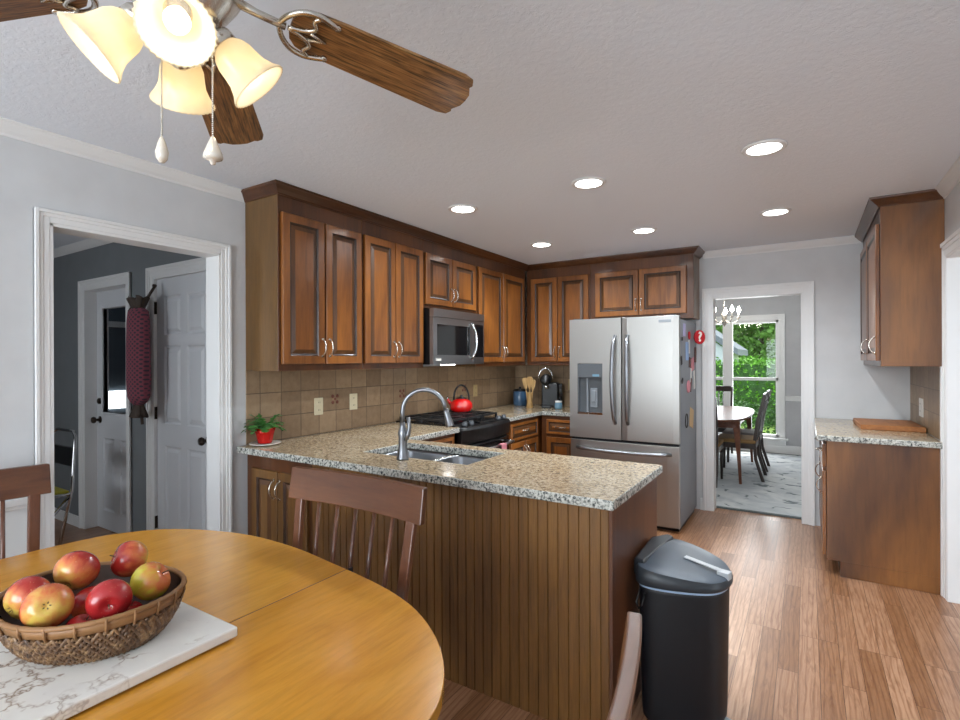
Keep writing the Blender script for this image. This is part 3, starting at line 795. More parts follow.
# ------------------------------------------------------------------ refrigerator
def fridge():
    t = thing('refrigerator', 'stainless french-door refrigerator with bottom freezer against the back wall', 'refrigerator', (1.035, 4.42, 0))
    w = .945
    m = MB(); m.box(.004, .075, .04, w-.004, .80, 1.765); m.build('cabinet_box', 'fridge_side', t, bevel=.006)
    m = MB(); m.box(.02, .09, .0, w-.02, .75, .04); m.build('toe_grille', 'black', t)
    def dr(name, x0, x1, z0, z1, parent=t):
        mm = MB(); rings = []
        n = 10
        for k in range(n+1):
            x = x0+(x1-x0)*k/n
            u = (x-w/2)/(w/2); y = .012*u*u*.6
            e = .008 if k in (0, n) else 0
            rings.append([Vector((x, y+e, z0)), Vector((x, .068, z0)), Vector((x, .068, z1)), Vector((x, y+e, z1))])
        mm.ring_loft(rings, smooth=False)
        o = mm.build(name, 'steel', parent, bevel=.004)
        return o
    # left door with a niche for the dispenser: door built round the opening
    x0, x1, z0, z1 = .0, w/2-.002, .735, 1.79
    dx0, dx1, dz0_, dz1_ = .075, .305, .955, 1.395
    mm = MB()
    for (a0, b0, a1, b1) in ((x0, z0, x1, dz0_), (x0, dz1_, x1, z1), (x0, dz0_, dx0, dz1_), (dx1, dz0_, x1, dz1_)):
        mm.box(a0, 0.0, b0, a1, .068, b1)
    bmesh.ops.remove_doubles(mm.bm, verts=mm.bm.verts, dist=1e-5)
    ld = mm.build('door', 'steel', t)
    rd = dr('door', w/2+.003, w, .735, 1.79)
    fd = dr('freezer_drawer', 0, w, .045, .712)
    m = MB(); m.box(.01, .03, .712, w-.01, .07, .735); m.box(w/2-.002, .03, .735, w/2+.003, .07, 1.785); m.build('door_gasket', 'gap', t)
    # dispenser
    dp = MB(); dp.box(dx0, .045, dz0_, dx1, .066, dz1_); dp.mi = 0
    dp.box(dx0, .0, dz0_, dx0+.008, .05, dz1_); dp.box(dx1-.008, 0, dz0_, dx1, .05, dz1_)
    dsp = dp.build('dispenser', 'grey_dk', ld)
    # level three: pieces belong to the door
    MB().box(dx0+.006, .002, dz1_-.125, dx1-.006, .05, dz1_-.004).build('control_panel', 'grey_dk', ld, bevel=.003)
    MB().box(dx0+.14, -.001, dz1_-.115, dx0+.20, .004, dz1_-.095).build('display', 'jar', ld)
    MB().box(dx0-.002, -.003, dz0_-.012, dx1+.002, .05, dz0_+.006).build('drip_tray', 'chrome', ld, bevel=.002)
    m = MB(); m.box(dx0+.075, .02, dz0_+.005, dx0+.09, .045, dz1_-.13); m.box(dx0+.11, .025, dz0_+.05, dx0+.175, .045, dz0_+.22); m.box(dx0+.125, .015, dz0_+.10, dx0+.16, .03, dz0_+.20)
    m.build('paddle', 'grey_pl', ld, bevel=.003)
    def bar(pts, parent):
        mm = MB(); mm.tube(pts, .016, 10, flat=(1, 1)); 
        return mm.build('handle', 'satin', parent)
    for x, par in ((w/2-.055, ld), (w/2+.055, rd)):
        pts = []
        for i in range(15):
            a = i/14; z = .875+.76*a; y = -.008-.062*math.sin(PI*a)**.45 if 0 < i < 14 else .004
            pts.append((x+(.010 if x > w/2 else -.010)*math.sin(PI*a), y, z))
        bar(pts, par)
    pts = []
    for i in range(15):
        a = i/14; x = .065+(w-.13)*a; y = -.008-.055*math.sin(PI*a)**.4 if 0 < i < 14 else .006
        pts.append((x, y, .645-.008*math.sin(PI*a)))
    bar(pts, fd)
    MB().box(w-.16, -.0035+.006, 1.735, w-.06, .0055, 1.758).build('badge', 'grey_pl', rd, bevel=.001)
    MB().box(.03, .02, 1.79, .10, .09, 1.798).build('hinge_cover', 'grey_dk', t); MB().box(w-.10, .02, 1.79, w-.03, .09, 1.798).build('hinge_cover', 'grey_dk', t)
fridge()
# magnets and papers on the side (plane x = 1.98)
SX = 1.977
def paper(label, mat, y, z, w, h, t=.003, name='fridge_magnet', cat='magnet', rot=0, extra=None, round_=False):
    th = tag_o = None
    m = MB()
    if round_:
        m.lathe([(w/2, 0), (w/2, t), (w/2*.9, t+.003)], 18, mtx=Matrix.Rotation(PI/2, 4, 'Y'), sy=1, sx=h/w)
    else: m.box(0, -w/2, -h/2, t, w/2, h/2)
    o = m.build(name, mat, bevel=.0008, seg=1)
    o.location = (SX, y, z); o.rotation_euler = (rot, 0, 0)
    tag(o, label, cat); return o
mg = paper('round red magnet with a white question mark, topmost on the refrigerator side', 'p_red', 5.12, 1.635, .11, .13, .012, round_=True)
cu = D.curves.new('question_mark', 'FONT'); cu.body = '?'; cu.size = .12; cu.offset = .004; cu.align_x = 'CENTER'; cu.align_y = 'CENTER'; cu.extrude = .0015
tmp = D.objects.new('tmp', cu); COL.objects.link(tmp); dg = bpy.context.evaluated_depsgraph_get()
me = D.meshes.new_from_object(tmp.evaluated_get(dg)); D.objects.remove(tmp)
qo = D.objects.new('question_mark', me); me.materials.append(M['white_pl']); COL.objects.link(qo); qo.parent = mg
mg.location = (SX+.045, 5.10, 1.632); mg.rotation_euler = (0, 0, rad(-48))
qo.location = (.0155, 0, 0); qo.rotation_euler = (PI/2, 0, PI/2)
paper('small red heart-sized magnet beside the question mark magnet', 'p_red', 4.86, 1.64, .07, .07, .008, round_=True)
paper('pale lilac paper note high on the refrigerator side near the door', 'p_lilac', 4.66, 1.68, .10, .11, name='paper_note', cat='note')
paper('pale blue paper note in the middle of the refrigerator side', 'p_blue', 4.78, 1.50, .13, .16, name='paper_note', cat='note')
paper('tiny dark magnet above the pale blue note', 'p_dark', 4.56, 1.60, .03, .03, .006)
paper('white photo strip under the small red magnet', 'p_white', 4.86, 1.54, .07, .12, name='photo_strip', cat='photo')
paper('tall dark brown magnet below the question mark', 'p_brown', 5.15, 1.47, .06, .14, .008)
paper('pink and white photo cluster magnet mid-height on the refrigerator side', 'p_pink', 5.02, 1.385, .12, .11, .006, rot=.2)
paper('white paper slip hanging under the pink photo magnet', 'p_white', 4.95, 1.27, .05, .16, name='paper_note', cat='note', rot=-.15)
paper('small black and white magnet near the refrigerator door edge', 'p_dark', 4.53, 1.42, .04, .07, .006, rot=.3)
paper('dark key-shaped magnet lower near the refrigerator door edge', 'p_dark', 4.56, 1.25, .05, .03, .006, rot=.5)
paper('dark photo magnet between the pink cluster and the brown one', 'p_brown', 4.90, 1.40, .08, .09, .005, rot=-.1)
paper('long white paper slip at the rear of the refrigerator side', 'p_white', 5.11, 1.24, .07, .17, name='paper_note', cat='note', rot=.1)
paper('round pinkish photo magnet lowest of the magnet cluster', 'p_pink', 4.82, 1.19, .13, .11, .007, round_=True)
paper('dark bottle-shaped magnet above the round photo magnet', 'p_brown', 4.93, 1.20, .04, .12, .007, rot=-.4)
paper('tan paper tag hanging alone low on the refrigerator side', 'p_tan', 4.97, .90, .17, .17, name='paper_tag', cat='note', rot=-.25)
m = MB(); m.tube([(SX+.006, 4.72+.05*math.cos(a*PI/8), .90+.06*math.sin(a*PI/8)) for a in range(16)], .004, 6, closed=True)
tag(m.build('ring_hook', 'p_dark'), 'thin dark ring hook beside the tan paper tag', 'hook')

# ------------------------------------------------------------------ microwave
def microwave():
    t = thing('microwave', 'stainless over-the-range microwave under the short cabinet', 'microwave', (.0, 3.21, 1.395))
    w = .75; h = .445
    MB().box(.012, .005, .0, .37, w-.005, h-.005).build('case', 'black', t, bevel=.004)
    m = MB(); X = .405
    m.box(.37, 0, 0, X, .05, h-.07); m.box(.37, .05, 0, X, .56, .075); m.box(.37, .05, h-.125, X, .56, h-.07); m.box(.37, .52, .075, X, .56, h-.125)
    m.box(.37, 0, h-.068, X+.004, w, h-.004)
    door = m.build('door', 'steel_dk', t)
    MB().box(.375, .05, .075, X-.004, .52, h-.125).build('door_window', 'black_gloss', door)
    m = MB(); m.box(.37, .563, .0, X, w, h-.07); cp = m.build('control_panel', 'steel_dk', t, bevel=.003)
    m = MB(); m.box(X, .60, .06, X+.002, .73, h-.10); m.build('keypad', 'black_gloss', cp)
    pts = [(X+.002+.04*math.sin(PI*i/12)**.5, .535+.03*math.sin(PI*i/12), .045+.31*i/12) for i in range(13)]
    MB().tube(pts, .010, 8).build('handle', 'chrome', door)
    MB().box(X, .035, .03, X+.002, .10, .048).build('badge', 'white_pl', door)
    MB().box(.25, .30, -.006, .33, .40, .002).build('task_lamp', 'lamp_white', t)
microwave()
# ------------------------------------------------------------------ stove
def stove():
    t = thing('stove', 'black slide-in gas range with cast iron grates and stainless trim', 'stove', (0, 3.21, 0))
    w = .757
    MB().box(.02, .002, .02, .63, w-.002, .90).build('oven_body', 'black', t)
    m = MB(); m.box(.015, -.004+.008, .90, .58, w-.006, .936); m.build('cooktop', 'black_gloss', t, bevel=.004)
    # bowed sloping control panel
    m = MB(); rings = []
    for k in range(13):
        y = .002+(w-.004)*k/12; u = (k-6)/6; b = .045*(1-u*u)
        rings.append([Vector((.575, y, .936)), Vector((.655+b, y, .915)), Vector((.67+b, y, .895)), Vector((.66+b, y, .80)), Vector((.60, y, .79)), Vector((.575, y, .80))])
    m.ring_loft(rings, smooth=False); cp = m.build('control_panel', 'black', t, bevel=.003)
    MB().box(.60, .27, .925, .66, .49, .937, ).build('display', 'black_gloss', cp)
    for y in (.08, .17, .59, .68):
        m = MB(); mt = Matrix.Translation((.64, y, .925)) @ Matrix.Rotation(rad(12), 4, 'Y')
        m.lathe([(.022, 0), (.022, .012), (.017, .028), (.0, .030)], 14, mtx=mt); m.mi = 0
        m.box(-.004, -.022, .018, .004, .022, .034, mt); m.build('knob', 'grey_dk', cp)
    m = MB(); rings = []
    for k in range(13):
        y = .004+(w-.008)*k/12; u = (k-6)/6; b = .03*(1-u*u)
        rings.append([Vector((.63, y, .20)), Vector((.655+b, y, .20)), Vector((.655+b, y, .775)), Vector((.63, y, .775))])
    m.ring_loft(rings, smooth=False); od = m.build('oven_door', 'black_gloss', t, bevel=.004)
    m = MB(); m.tube([(.725+.035*(1-((k-6)/6)**2), .05+(w-.1)*k/12, .735) for k in range(13)], .013, 8)
    for y in (.07, w-.07): m.tube([(.665, y, .735), (.73, y, .735)], .009, 8)
    m.build('handle', 'steel_h', od)
    MB().box(.60, .004, .03, .665, w-.004, .19).build('storage_drawer', 'steel_h', t, bevel=.004)
    # grates + burners
    for gy0, gy1 in ((.02, .255), (.262, .495), (.502, .737)):
        m = MB(); z = .962
        for x in (.05, .54): m.box(x-.009, gy0, z-.008, x+.009, gy1, z+.008)
        for y in (gy0+.006, gy1-.006): m.box(.05, y-.008, z-.008, .54, y+.008, z+.008)
        yc = (gy0+gy1)/2
        m.box(.05, yc-.005, z-.004, .54, yc+.005, z+.008)
        for x in (.17, .295, .42): m.box(x-.005, gy0, z-.004, x+.005, gy1, z+.008)
        for x in (.05, .54):
            for y in (gy0+.01, gy1-.01): m.box(x-.008, y-.008, .936, x+.008, y+.008, z)
        m.build('grate', 'iron', t)
    for x, y in ((.17, .14), (.42, .14), (.17, .62), (.42, .62), (.295, .378)):
        MB().lathe([(.05, .936), (.048, .943), (.034, .944), (.034, .952), (.0, .953)], 18, c=(x, y, 0)).build('burner', 'iron', t)
stove()
m = MB()   # towel over the oven handle
pts = [(.735, .33), (.745, .375), (.752, .39)]
prof = []
m.box(.795, 3.585, .50, .802, 3.665, .735); m.box(.766, 3.585, .750, .802, 3.665, .756); m.box(.795, 3.585, .735, .802, 3.665, .750)
tag(m.build('dish_towel', 'p_pink', bevel=.003), 'small pink and white towel draped over the oven handle', 'towel')

def kettle():
    t = thing('kettle', 'glossy red tea kettle with black arched handle on the stove', 'kettle', (.24, 3.835, .9705), rad(30))
    MB().lathe([(.0, .0), (.080, .0), (.096, .015), (.104, .045), (.098, .075), (.078, .10), (.05, .113), (.045, .116), (.0, .116)], 28).build('body', 'red', t)
    MB().lathe([(.05, .114), (.046, .122), (.02, .128), (.008, .132), (.012, .145), (.0, .15)], 18).build('lid', 'black', t)
    pts = []
    for i in range(15):
        a = PI*i/14; pts.append((.068*math.cos(a), 0, .09+.145*math.sin(a)**.8))
    MB().tube(pts, .0085, 8, flat=(1.3, 1)).build('handle', 'black', t)
    MB().tube([(-.085, 0, .06), (-.11, 0, .09), (-.125, 0, .115)], [.02, .015, .012], 10).build('spout', 'red', t)
    MB().tube([(-.12, 0, .11), (-.132, 0, .13)], [.014, .013], 10).build('whistle', 'chrome', t)
kettle()

# ------------------------------------------------------------------ counter things
def canister():
    t = thing('canister', 'blue lidded canister in the kitchen corner', 'canister', (.165, 5.10, .925))
    MB().lathe([(.0, 0), (.072, 0), (.076, .01), (.076, .15), (.072, .158), (0, .158)], 24).build('body', 'blue_gl', t)
    MB().lathe([(.076, .158), (.076, .172), (.06, .182), (.014, .185), (.012, .196), (.016, .205), (0, .208)], 24).build('lid', 'black', t)
canister()
def utensils():
    t = thing('utensil_holder', 'tall slim wooden holder standing before the blue canister and coffee maker', 'utensil holder', (.385, 4.90, .925))
    MB().lathe([(0, 0), (.034, 0), (.034, .01), (.028, .06), (.026, .15), (.03, .16), (.024, .16), (.02, .02), (0, .02)], 18).build('holder', 'lightwood', t)
utensils()
for lab, dx, lean, ln, wd in (('flat wooden spatula leaning left in the slim holder', -.016, -.5, .30, .03), ('broad wooden paddle upright in the slim holder', 0, .02, .31, .034), ('wooden spoon leaning right in the slim holder', .014, .42, .28, .026)):
    m = MB()
    m.tube([(0, 0, 0), (0, 0, ln*.6)], .006, 8)
    m.prism([(-.006, 0), (.006, 0), (wd*.8, ln*.16), (wd, ln*.36), (wd*.6, ln*.42), (-wd*.6, ln*.42), (-wd, ln*.36), (-wd*.8, ln*.16)], -.004, .004, Matrix.Translation((0, 0, ln*.56)) @ Matrix.Rotation(PI/2, 4, 'X'))
    o = m.build('wooden_utensil', 'lightwood', bevel=.0015); o.location = (.385+dx, 4.90+dx*.3, .948); o.rotation_euler = (0, lean*.28, 0)
    tag(o, lab, 'utensil', 'wooden utensils in the holder')
def coffee():
    t = thing('coffee_maker', 'black capsule coffee machine with chrome lever beside the refrigerator', 'coffee machine', (.515, 5.10, .925), rad(22))
    m = MB(); m.box(-.075, -.06, 0, .10, .14, .26); m.build('housing', 'black', t, bevel=.012)
    m = MB(); m.tube([(-.055, -.13, .235), (-.055, .10, .235)], .0, 4) if False else m.lathe([(.0, -.16), (.05, -.16), (.056, -.15), (.056, .10), (.0, .10)], 24, mtx=Matrix.Translation((-.03, 0, .295)) @ Matrix.Rotation(PI/2, 4, 'X').inverted())
    m.build('brew_head', 'black', t)
    m = MB(); m.box(-.07, -.17, 0, .03, -.05, .025); m.build('cup_stand', 'black', t, bevel=.006)
    m = MB(); m.tube([(-.03+.072*math.cos(PI*i/12), -.12, .31+.105*math.sin(PI*i/12)) for i in range(13)], .007, 8); m.build('lever', 'chrome', t)
    m = MB(); m.lathe([(.0, .20), (.016, .20), (.02, .235), (0, .235)], 12, c=(-.02, -.13, 0)); m.build('nozzle', 'chrome', t)
    m = MB(); m.box(.10, .0, .01, .145, .12, .25); m.build('water_tank', 'black_gloss', t, bevel=.008)
coffee()
def jarr():
    t = thing('jar', 'small blue glass jar with a white lid next to the refrigerator', 'jar', (.70, 4.93, .925))
    MB().lathe([(0, 0), (.036, 0), (.04, .008), (.04, .055), (.03, .066), (0, .066)], 20).build('body', 'jar', t)
    MB().lathe([(.034, .066), (.036, .07), (.036, .082), (.0, .086)], 20).build('lid', 'ceramic', t)
jarr()
def outlet(loc, rz, label, mat='ivory', h=.118, w=.074, kind='outlet'):
    t = thing(kind, label, 'outlet', loc, rz, 'wall outlets')
    MB().box(-w/2, -.006, -h/2, w/2, 0, h/2).build('cover_plate', mat, t, bevel=.002)
    for dz in (-.026, .026):
        m = MB(); m.box(-.016, -.0085, dz-.014, .016, -.006, dz+.014); o = m.build('socket', mat, t, bevel=.002)
        m = MB(); m.box(-.008, -.0092, dz-.004, -.006, -.0084, dz+.006); m.box(.006, -.0092, dz-.004, .008, -.0084, dz+.006); m.build('slot', 'black', o)
outlet((.0095, 2.425, 1.115), RZL, 'ivory outlet on the backsplash nearest the potted plant')
outlet((.0095, 2.75, 1.125), RZL, 'ivory outlet on the backsplash right of the flower tile accent')
outlet((.0095, 4.42, 1.12), RZL, 'tan outlet on the backsplash right above the red kettle', 'tan_pl')
outlet((.70, 5.2805, 1.16), 0, 'tan outlet on the back wall tiles beside the refrigerator', 'tan_pl')
outlet((3.5505, 4.80, 1.08), -PI/2, 'white outlet on the right wall above the cutting board', 'white_pl', .13, .14)

def plant():
    t = thing('potted_plant', 'small leafy plant in a red foil pot on a white plate', 'plant', (.10, 1.945, .936))
    m = MB(); m.lathe([(0, 0), (.037, 0), (.040, .01), (.05, .06), (.06, .092), (.055, .092), (.046, .06), (0, .055)], 28, ripple=.05, nr=9); m.build('pot', 'red_foil', t)
    rn = random.Random(3); m = MB()
    for s in range(44):
        a = rn.uniform(0, 2*PI); el = rn.uniform(.3, 1.4); ln = rn.uniform(.055, .085)
        p = Vector((.02*math.cos(a), .02*math.sin(a), .08)); d = Vector((math.cos(a)*math.cos(el), math.sin(a)*math.cos(el), math.sin(el)))
        for k in range(4):
            q = p+d*ln/4*1.5; wv = Vector((-d.y, d.x, 0)); 
            if wv.length < .1: wv = Vector((1, 0, 0))
            wv = wv.normalized()*.021; up = Vector((0, 0, .003))
            m.quad(p, p.lerp(q, .5)+wv+up, q, p.lerp(q, .5)-wv+up)
            p = q; d = (d+Vector((rn.uniform(-.15, .15), rn.uniform(-.15, .15), -.38))).normalized()
    o = m.build('foliage', 'leaf', t, recalc=False)
    sm = o.modifiers.new('solid', 'SOLIDIFY'); sm.thickness = .0022
plant()
tag(MB().lathe([(0, .0), (.05, .0), (.078, .006), (.092, .011), (.09, .013), (.05, .006), (0, .006)], 28, c=(.10, 1.945, .925)).build('plate', 'ceramic'), 'round white saucer under the red foil plant pot', 'plate')
t = thing('cutting_board', 'thick reddish wooden cutting board on the right granite counter', 'cutting board', (3.355, 4.80, .925), rad(2))
MB().box(-.18, -.23, 0, .18, .25, .036).build('board', 'board', t, bevel=.005)
tag(box('oven_mitt_tag', (0, 0, 0, .001, .001, .001), 'p_tan'), 'x', 'x') if False else None

# ------------------------------------------------------------------ recessed ceiling lights
first = None
for i, (x, y, lab) in enumerate([(2.69, 2.82, 'nearest recessed ceiling light on the right'), (1.81, 2.83, 'recessed ceiling light in the middle of the near row'), (.925, 2.86, 'recessed ceiling light by the microwave cabinet, left of the near row'),
                   (2.68, 4.09, 'recessed ceiling light before the dining doorway'), (1.785, 4.11, 'recessed ceiling light in front of the refrigerator'), (.90, 4.12, 'farthest recessed ceiling light in the kitchen corner')]):
    if first is None:
        t = thing('recessed_light', lab, 'ceiling light', (x, y, CEIL), 0, 'recessed kitchen lights')
        MB().lathe([(.070, -.001), (.098, -.001), (.098, -.004), (.090, -.010), (.074, -.008)], 32, cap0=False, cap1=False).build('trim_ring', 'trim', t)
        MB().lathe([(.074, -.006), (.05, -.005), (0, -.005)], 28, cap0=False).build('diffuser', 'lamp_white', t, recalc=False)
        first = t
    else:
        t = copy_tree(first); t.location = (x, y, CEIL); t['label'] = lab
    l = D.lights.new('recessed_lamp', 'AREA'); l.shape = 'DISK'; l.size = .13; l.energy = 7.5; l.color = (.87, .94, 1); l.spread = rad(150)
    lo = D.objects.new('recessed_lamp', l); COL.objects.link(lo); lo.location = (x, y, CEIL-.015); lo.parent = None

# ------------------------------------------------------------------ ceiling fan
def fan():
    FC = Vector((1.825, .545, 0)); zb = 2.12
    t = thing('ceiling_fan', 'ceiling fan with oak blades and four lit bell glass shades', 'ceiling fan', (FC.x, FC.y, CEIL))
    MB().lathe([(0, 0), (.075, 0), (.08, -.02), (.065, -.05), (.035, -.07), (.018, -.075), (.018, -.12), (0, -.12)], 28).build('canopy', 'nickel', t)
    z = zb-CEIL
    MB().lathe([(0, z+.20), (.03, z+.20), (.06, z+.19), (.105, z+.15), (.115, z+.09), (.11, z+.04), (.09, z+.01), (.075, z-.01), (.06, z-.03), (0, z-.03)], 36).build('motor', 'nickel', t)
    # blade
    bl = None
    for k in range(5):
        a = rad(65.8+72*k)
        if bl is None:
            m = MB(); pts = []
            r0, r1 = .21, .66
            w0, w1 = .060, .076
            pts = [(r0, -w0*.25), (r0+.006, -w0*.6), (r0+.022, -w0*.88), (r0+.045, -w0), (r0+.10, -w0-.004)]
            pts += [(r1-.045, -w1), (r1-.02, -w1+.006), (r1-.012, -w1+.022), (r1-.016, -w1+.030), (r1-.002, -.022), (r1, 0), (r1-.002, .022), (r1-.016, w1-.030), (r1-.012, w1-.022), (r1-.02, w1-.006), (r1-.045, w1)]
            pts += [(r0+.10, w0+.004), (r0+.045, w0), (r0+.022, w0*.88), (r0+.006, w0*.6), (r0, w0*.25)]
            m.prism(pts, -.004, .004)
            bl = m.build('blade', 'blade', t, bevel=.002)
            bi = MB()
            def sm(P):
                P = [Vector(p) for p in P]; Q = [P[0]*2-P[1]]+P+[P[-1]*2-P[-2]]; out = []
                for q in range(1, len(Q)-2):
                    p0, p1, p2, p3 = Q[q-1:q+3]
                    for w_ in range(4):
                        u = w_/4; out.append(.5*((2*p1)+(p2-p0)*u+(2*p0-5*p1+4*p2-p3)*u*u+(3*p1-p0-3*p2+p3)*u**3))
                return out+[P[-1]]
            bi.tube([(.09, 0, .0), (.14, 0, -.008), (.20, 0, -.010)], [.011, .008, .008], 8)
            for s in (-1, 1):
                bi.tube(sm([(.185, 0, -.010), (.198, .03*s, -.010), (.222, .054*s, -.010), (.252, .062*s, -.009), (.280, .056*s, -.008), (.298, .05*s, -.007)]), .0062, 8)
                bi.tube(sm([(.205, .0, -.010), (.240, .010*s, -.010), (.258, .026*s, -.010), (.250, .044*s, -.010), (.262, .058*s, -.009)]), .005, 8)
                bi.lathe([(0, -.006), (.007, -.006), (.008, 0), (0, 0)], 10, c=(.298, .05*s, -.004))
            bi.tube([(.25, .010, -.010), (.285, 0, -.009), (.25, -.010, -.010)], .0045, 8)
            bi.build('blade_iron', 'nickel', bl)
            bl.location = (0, 0, z+.062); bl.rotation_euler = (rad(-11), rad(5.3), a)
        else:
            c = bl.copy(); COL.objects.link(c); c.rotation_euler = (rad(-11), rad(5.3), a)
            for ch in [o for o in D.objects if o.parent == bl]:
                d = ch.copy(); COL.objects.link(d); d.parent = c
    # light kit
    MB().lathe([(0, z-.02), (.055, z-.02), (.062, z-.04), (.055, z-.075), (.03, z-.10), (.012, z-.115), (0, z-.12)], 28).build('light_kit_hub', 'nickel', t)
    sh = None
    for k in range(4):
        a = rad(-30+90*k)
        arm = MB()
        arm.tube([(.045, 0, z-.05), (.062, 0, z-.035), (.078, 0, z-.045)], .009, 8)
        # local frame of the shade: +Z along axis pointing outward and down
        o3 = Matrix.Translation((.066, 0, z-.040)) @ Matrix.Rotation(rad(90+46), 4, 'Y')
        arm.lathe([(.0, -.005), (.026, -.005), (.029, .0), (.029, .018), (.024, .02), (0, .02)], 16, mtx=o3)
        ao = arm.build('lamp_arm', 'nickel', t); ao.rotation_euler = (0, 0, a)
        s = MB()
        prof = [(r_*.87, z_*.87) for r_, z_ in [(.027, .012), (.030, .022), (.040, .034), (.046, .050), (.048, .070), (.051, .090), (.060, .110), (.070, .124), (.072, .128)]]
        s.lathe(prof, 72, mtx=o3, cap0=False, cap1=False, ripple=.022, nr=36)
        so_ = s.build('lamp_shade', 'shade', t); so_.rotation_euler = (0, 0, a)
        sf = so_.modifiers.new('solid', 'SOLIDIFY'); sf.thickness = .0025
        b = MB(); b.lathe([(.0, .03), (.013, .03), (.014, .045), (.019, .055), (.022, .070), (.019, .085), (.01, .092), (0, .094)], 18, mtx=o3)
        b.build('bulb', 'bulb', so_)
        p = Matrix.Rotation(a, 4, 'Z') @ o3 @ Vector((0, 0, .104))
        l = D.lights.new('fan_bulb_light', 'POINT'); l.energy = .20; l.color = (1, .86, .68); l.shadow_soft_size = .022
        lo = D.objects.new('fan_bulb_light', l); COL.objects.link(lo); lo.parent = t; lo.location = p
    # pull chains
    for (px_, py_, zz, nm) in ((-.040, -.015, -.610, 'drop'), (.043, .040, -.609, 'bell')):
        ch = MB(); n = 46
        z0_ = z-.07
        for i in range(n):
            zc = z0_+(zz+.045-z0_)*i/(n-1)
            ch.lathe([(0, -.0022), (.0019, -.001), (.0019, .001), (0, .0022)], 6, c=(px_, py_, zc))
        ch.tube([(px_, py_, z0_), (px_, py_, zz+.04)], .0006, 4)
        co = ch.build('pull_chain', 'nickel', t)
        if nm == 'drop':
            MB().lathe([(0, .045), (.004, .04), (.008, .03), (.0125, .012), (.011, .0), (.005, -.008), (0, -.009)], 8, c=(px_, py_, zz)).build('pull_pendant', 'crystal', co)
        else:
            MB().lathe([(0, .045), (.005, .04), (.009, .03), (.018, .008), (.019, .0), (.012, -.004), (.006, -.006), (.005, -.012), (0, -.014)], 8, c=(px_, py_, zz)).build('pull_pendant', 'crystal', co)
fan()

# ------------------------------------------------------------------ dining table (near)
def near_table():
    t = thing('dining_table', 'honey-coloured oval wooden dining table in the foreground', 'table', (1.38, .66, 0))
    half = [(.508, .66), (.512, .80), (.552, .965), (.69, 1.118), (.96, 1.222), (1.246, 1.238), (1.503, 1.208), (1.74, 1.17), (1.90, 1.125), (2.02, 1.065), (2.125, .985), (2.205, .89), (2.25, .79), (2.262, .66)]
    # catmull-rom through the half, mirrored about y = .66
    H = [(half[1][0], .66-(half[1][1]-.66))]+half+[(half[-2][0], .66-(half[-2][1]-.66))]
    pts = []
    for i in range(1, len(H)-2):
        p0, p1, p2, p3 = [Vector(q) for q in H[i-1:i+3]]
        for s in range(5):
            u = s/5
            pts.append(.5*((2*p1)+(p2-p0)*u+(2*p0-5*p1+4*p2-p3)*u*u+(3*p1-p0-3*p2+p3)*u**3))
    pts.append(Vector(half[-1]))
    full = pts+[Vector((p.x, 1.32-p.y)) for p in pts[-2:0:-1]]
    c = Vector((1.38, .66))
    full = [p-c for p in full]
    def clip(poly, x0, x1):
        for (sx, lim) in ((1, x0), (-1, x1)):
            out = []
            for i in range(len(poly)):
                a, b = poly[i-1], poly[i]
                ia, ib = (a.x-lim)*sx >= 0, (b.x-lim)*sx >= 0
                if ia != ib: out.append(a.lerp(b, (lim-a.x)/(b.x-a.x)))
                if ib: out.append(b)
            poly = out
        return poly
    # the top and its leaf: a hair-line seam at x=.208 and x=-.25
    for x0, x1, nm in ((-2, .2065, 'tabletop_leaf'), (.2095, 2, 'tabletop_leaf')):
        poly = clip(full, x0, x1)
        m = MB(); m.prism([(p.x, p.y) for p in poly], .718, .75)
        m.build(nm, 'table', t, bevel=.003, seg=3)
    MB().box(.2062, -.565, .719, .2098, .562, .7488).build('seam_shade', 'gap', t)  # dark strip in the leaf gap, standing in for its shade
    m = MB()
    ap = [p*.84 for p in full]
    m.prism([(p.x, p.y) for p in ap], .64, .700); m.build('apron', 'table', t)
    for sx, sy in ((1, 1), (1, -1), (-1, 1), (-1, -1)):
        m = MB(); m.lathe([(.018, 0), (.022, .03), (.028, .25), (.034, .45), (.026, .50), (.036, .54), (.036, .64)], 16, c=(sx*.52, sy*.28, 0)); m.build('leg', 'table', t)
near_table()
# marble board
t = thing('marble_board', 'white veined marble slab lying on the table under the basket', 'serving board', (1.305, .505, .75))
MB().box(-.375, -.25, .006, .375, .25, .03).build('slab', 'marble', t, bevel=.004)
for sx in (-1, 1):
    for sy in (-1, 1): MB().lathe([(.012, 0), (.012, .007)], 12, c=(sx*.33, sy*.21, 0)).build('rubber_foot', 'black', t)
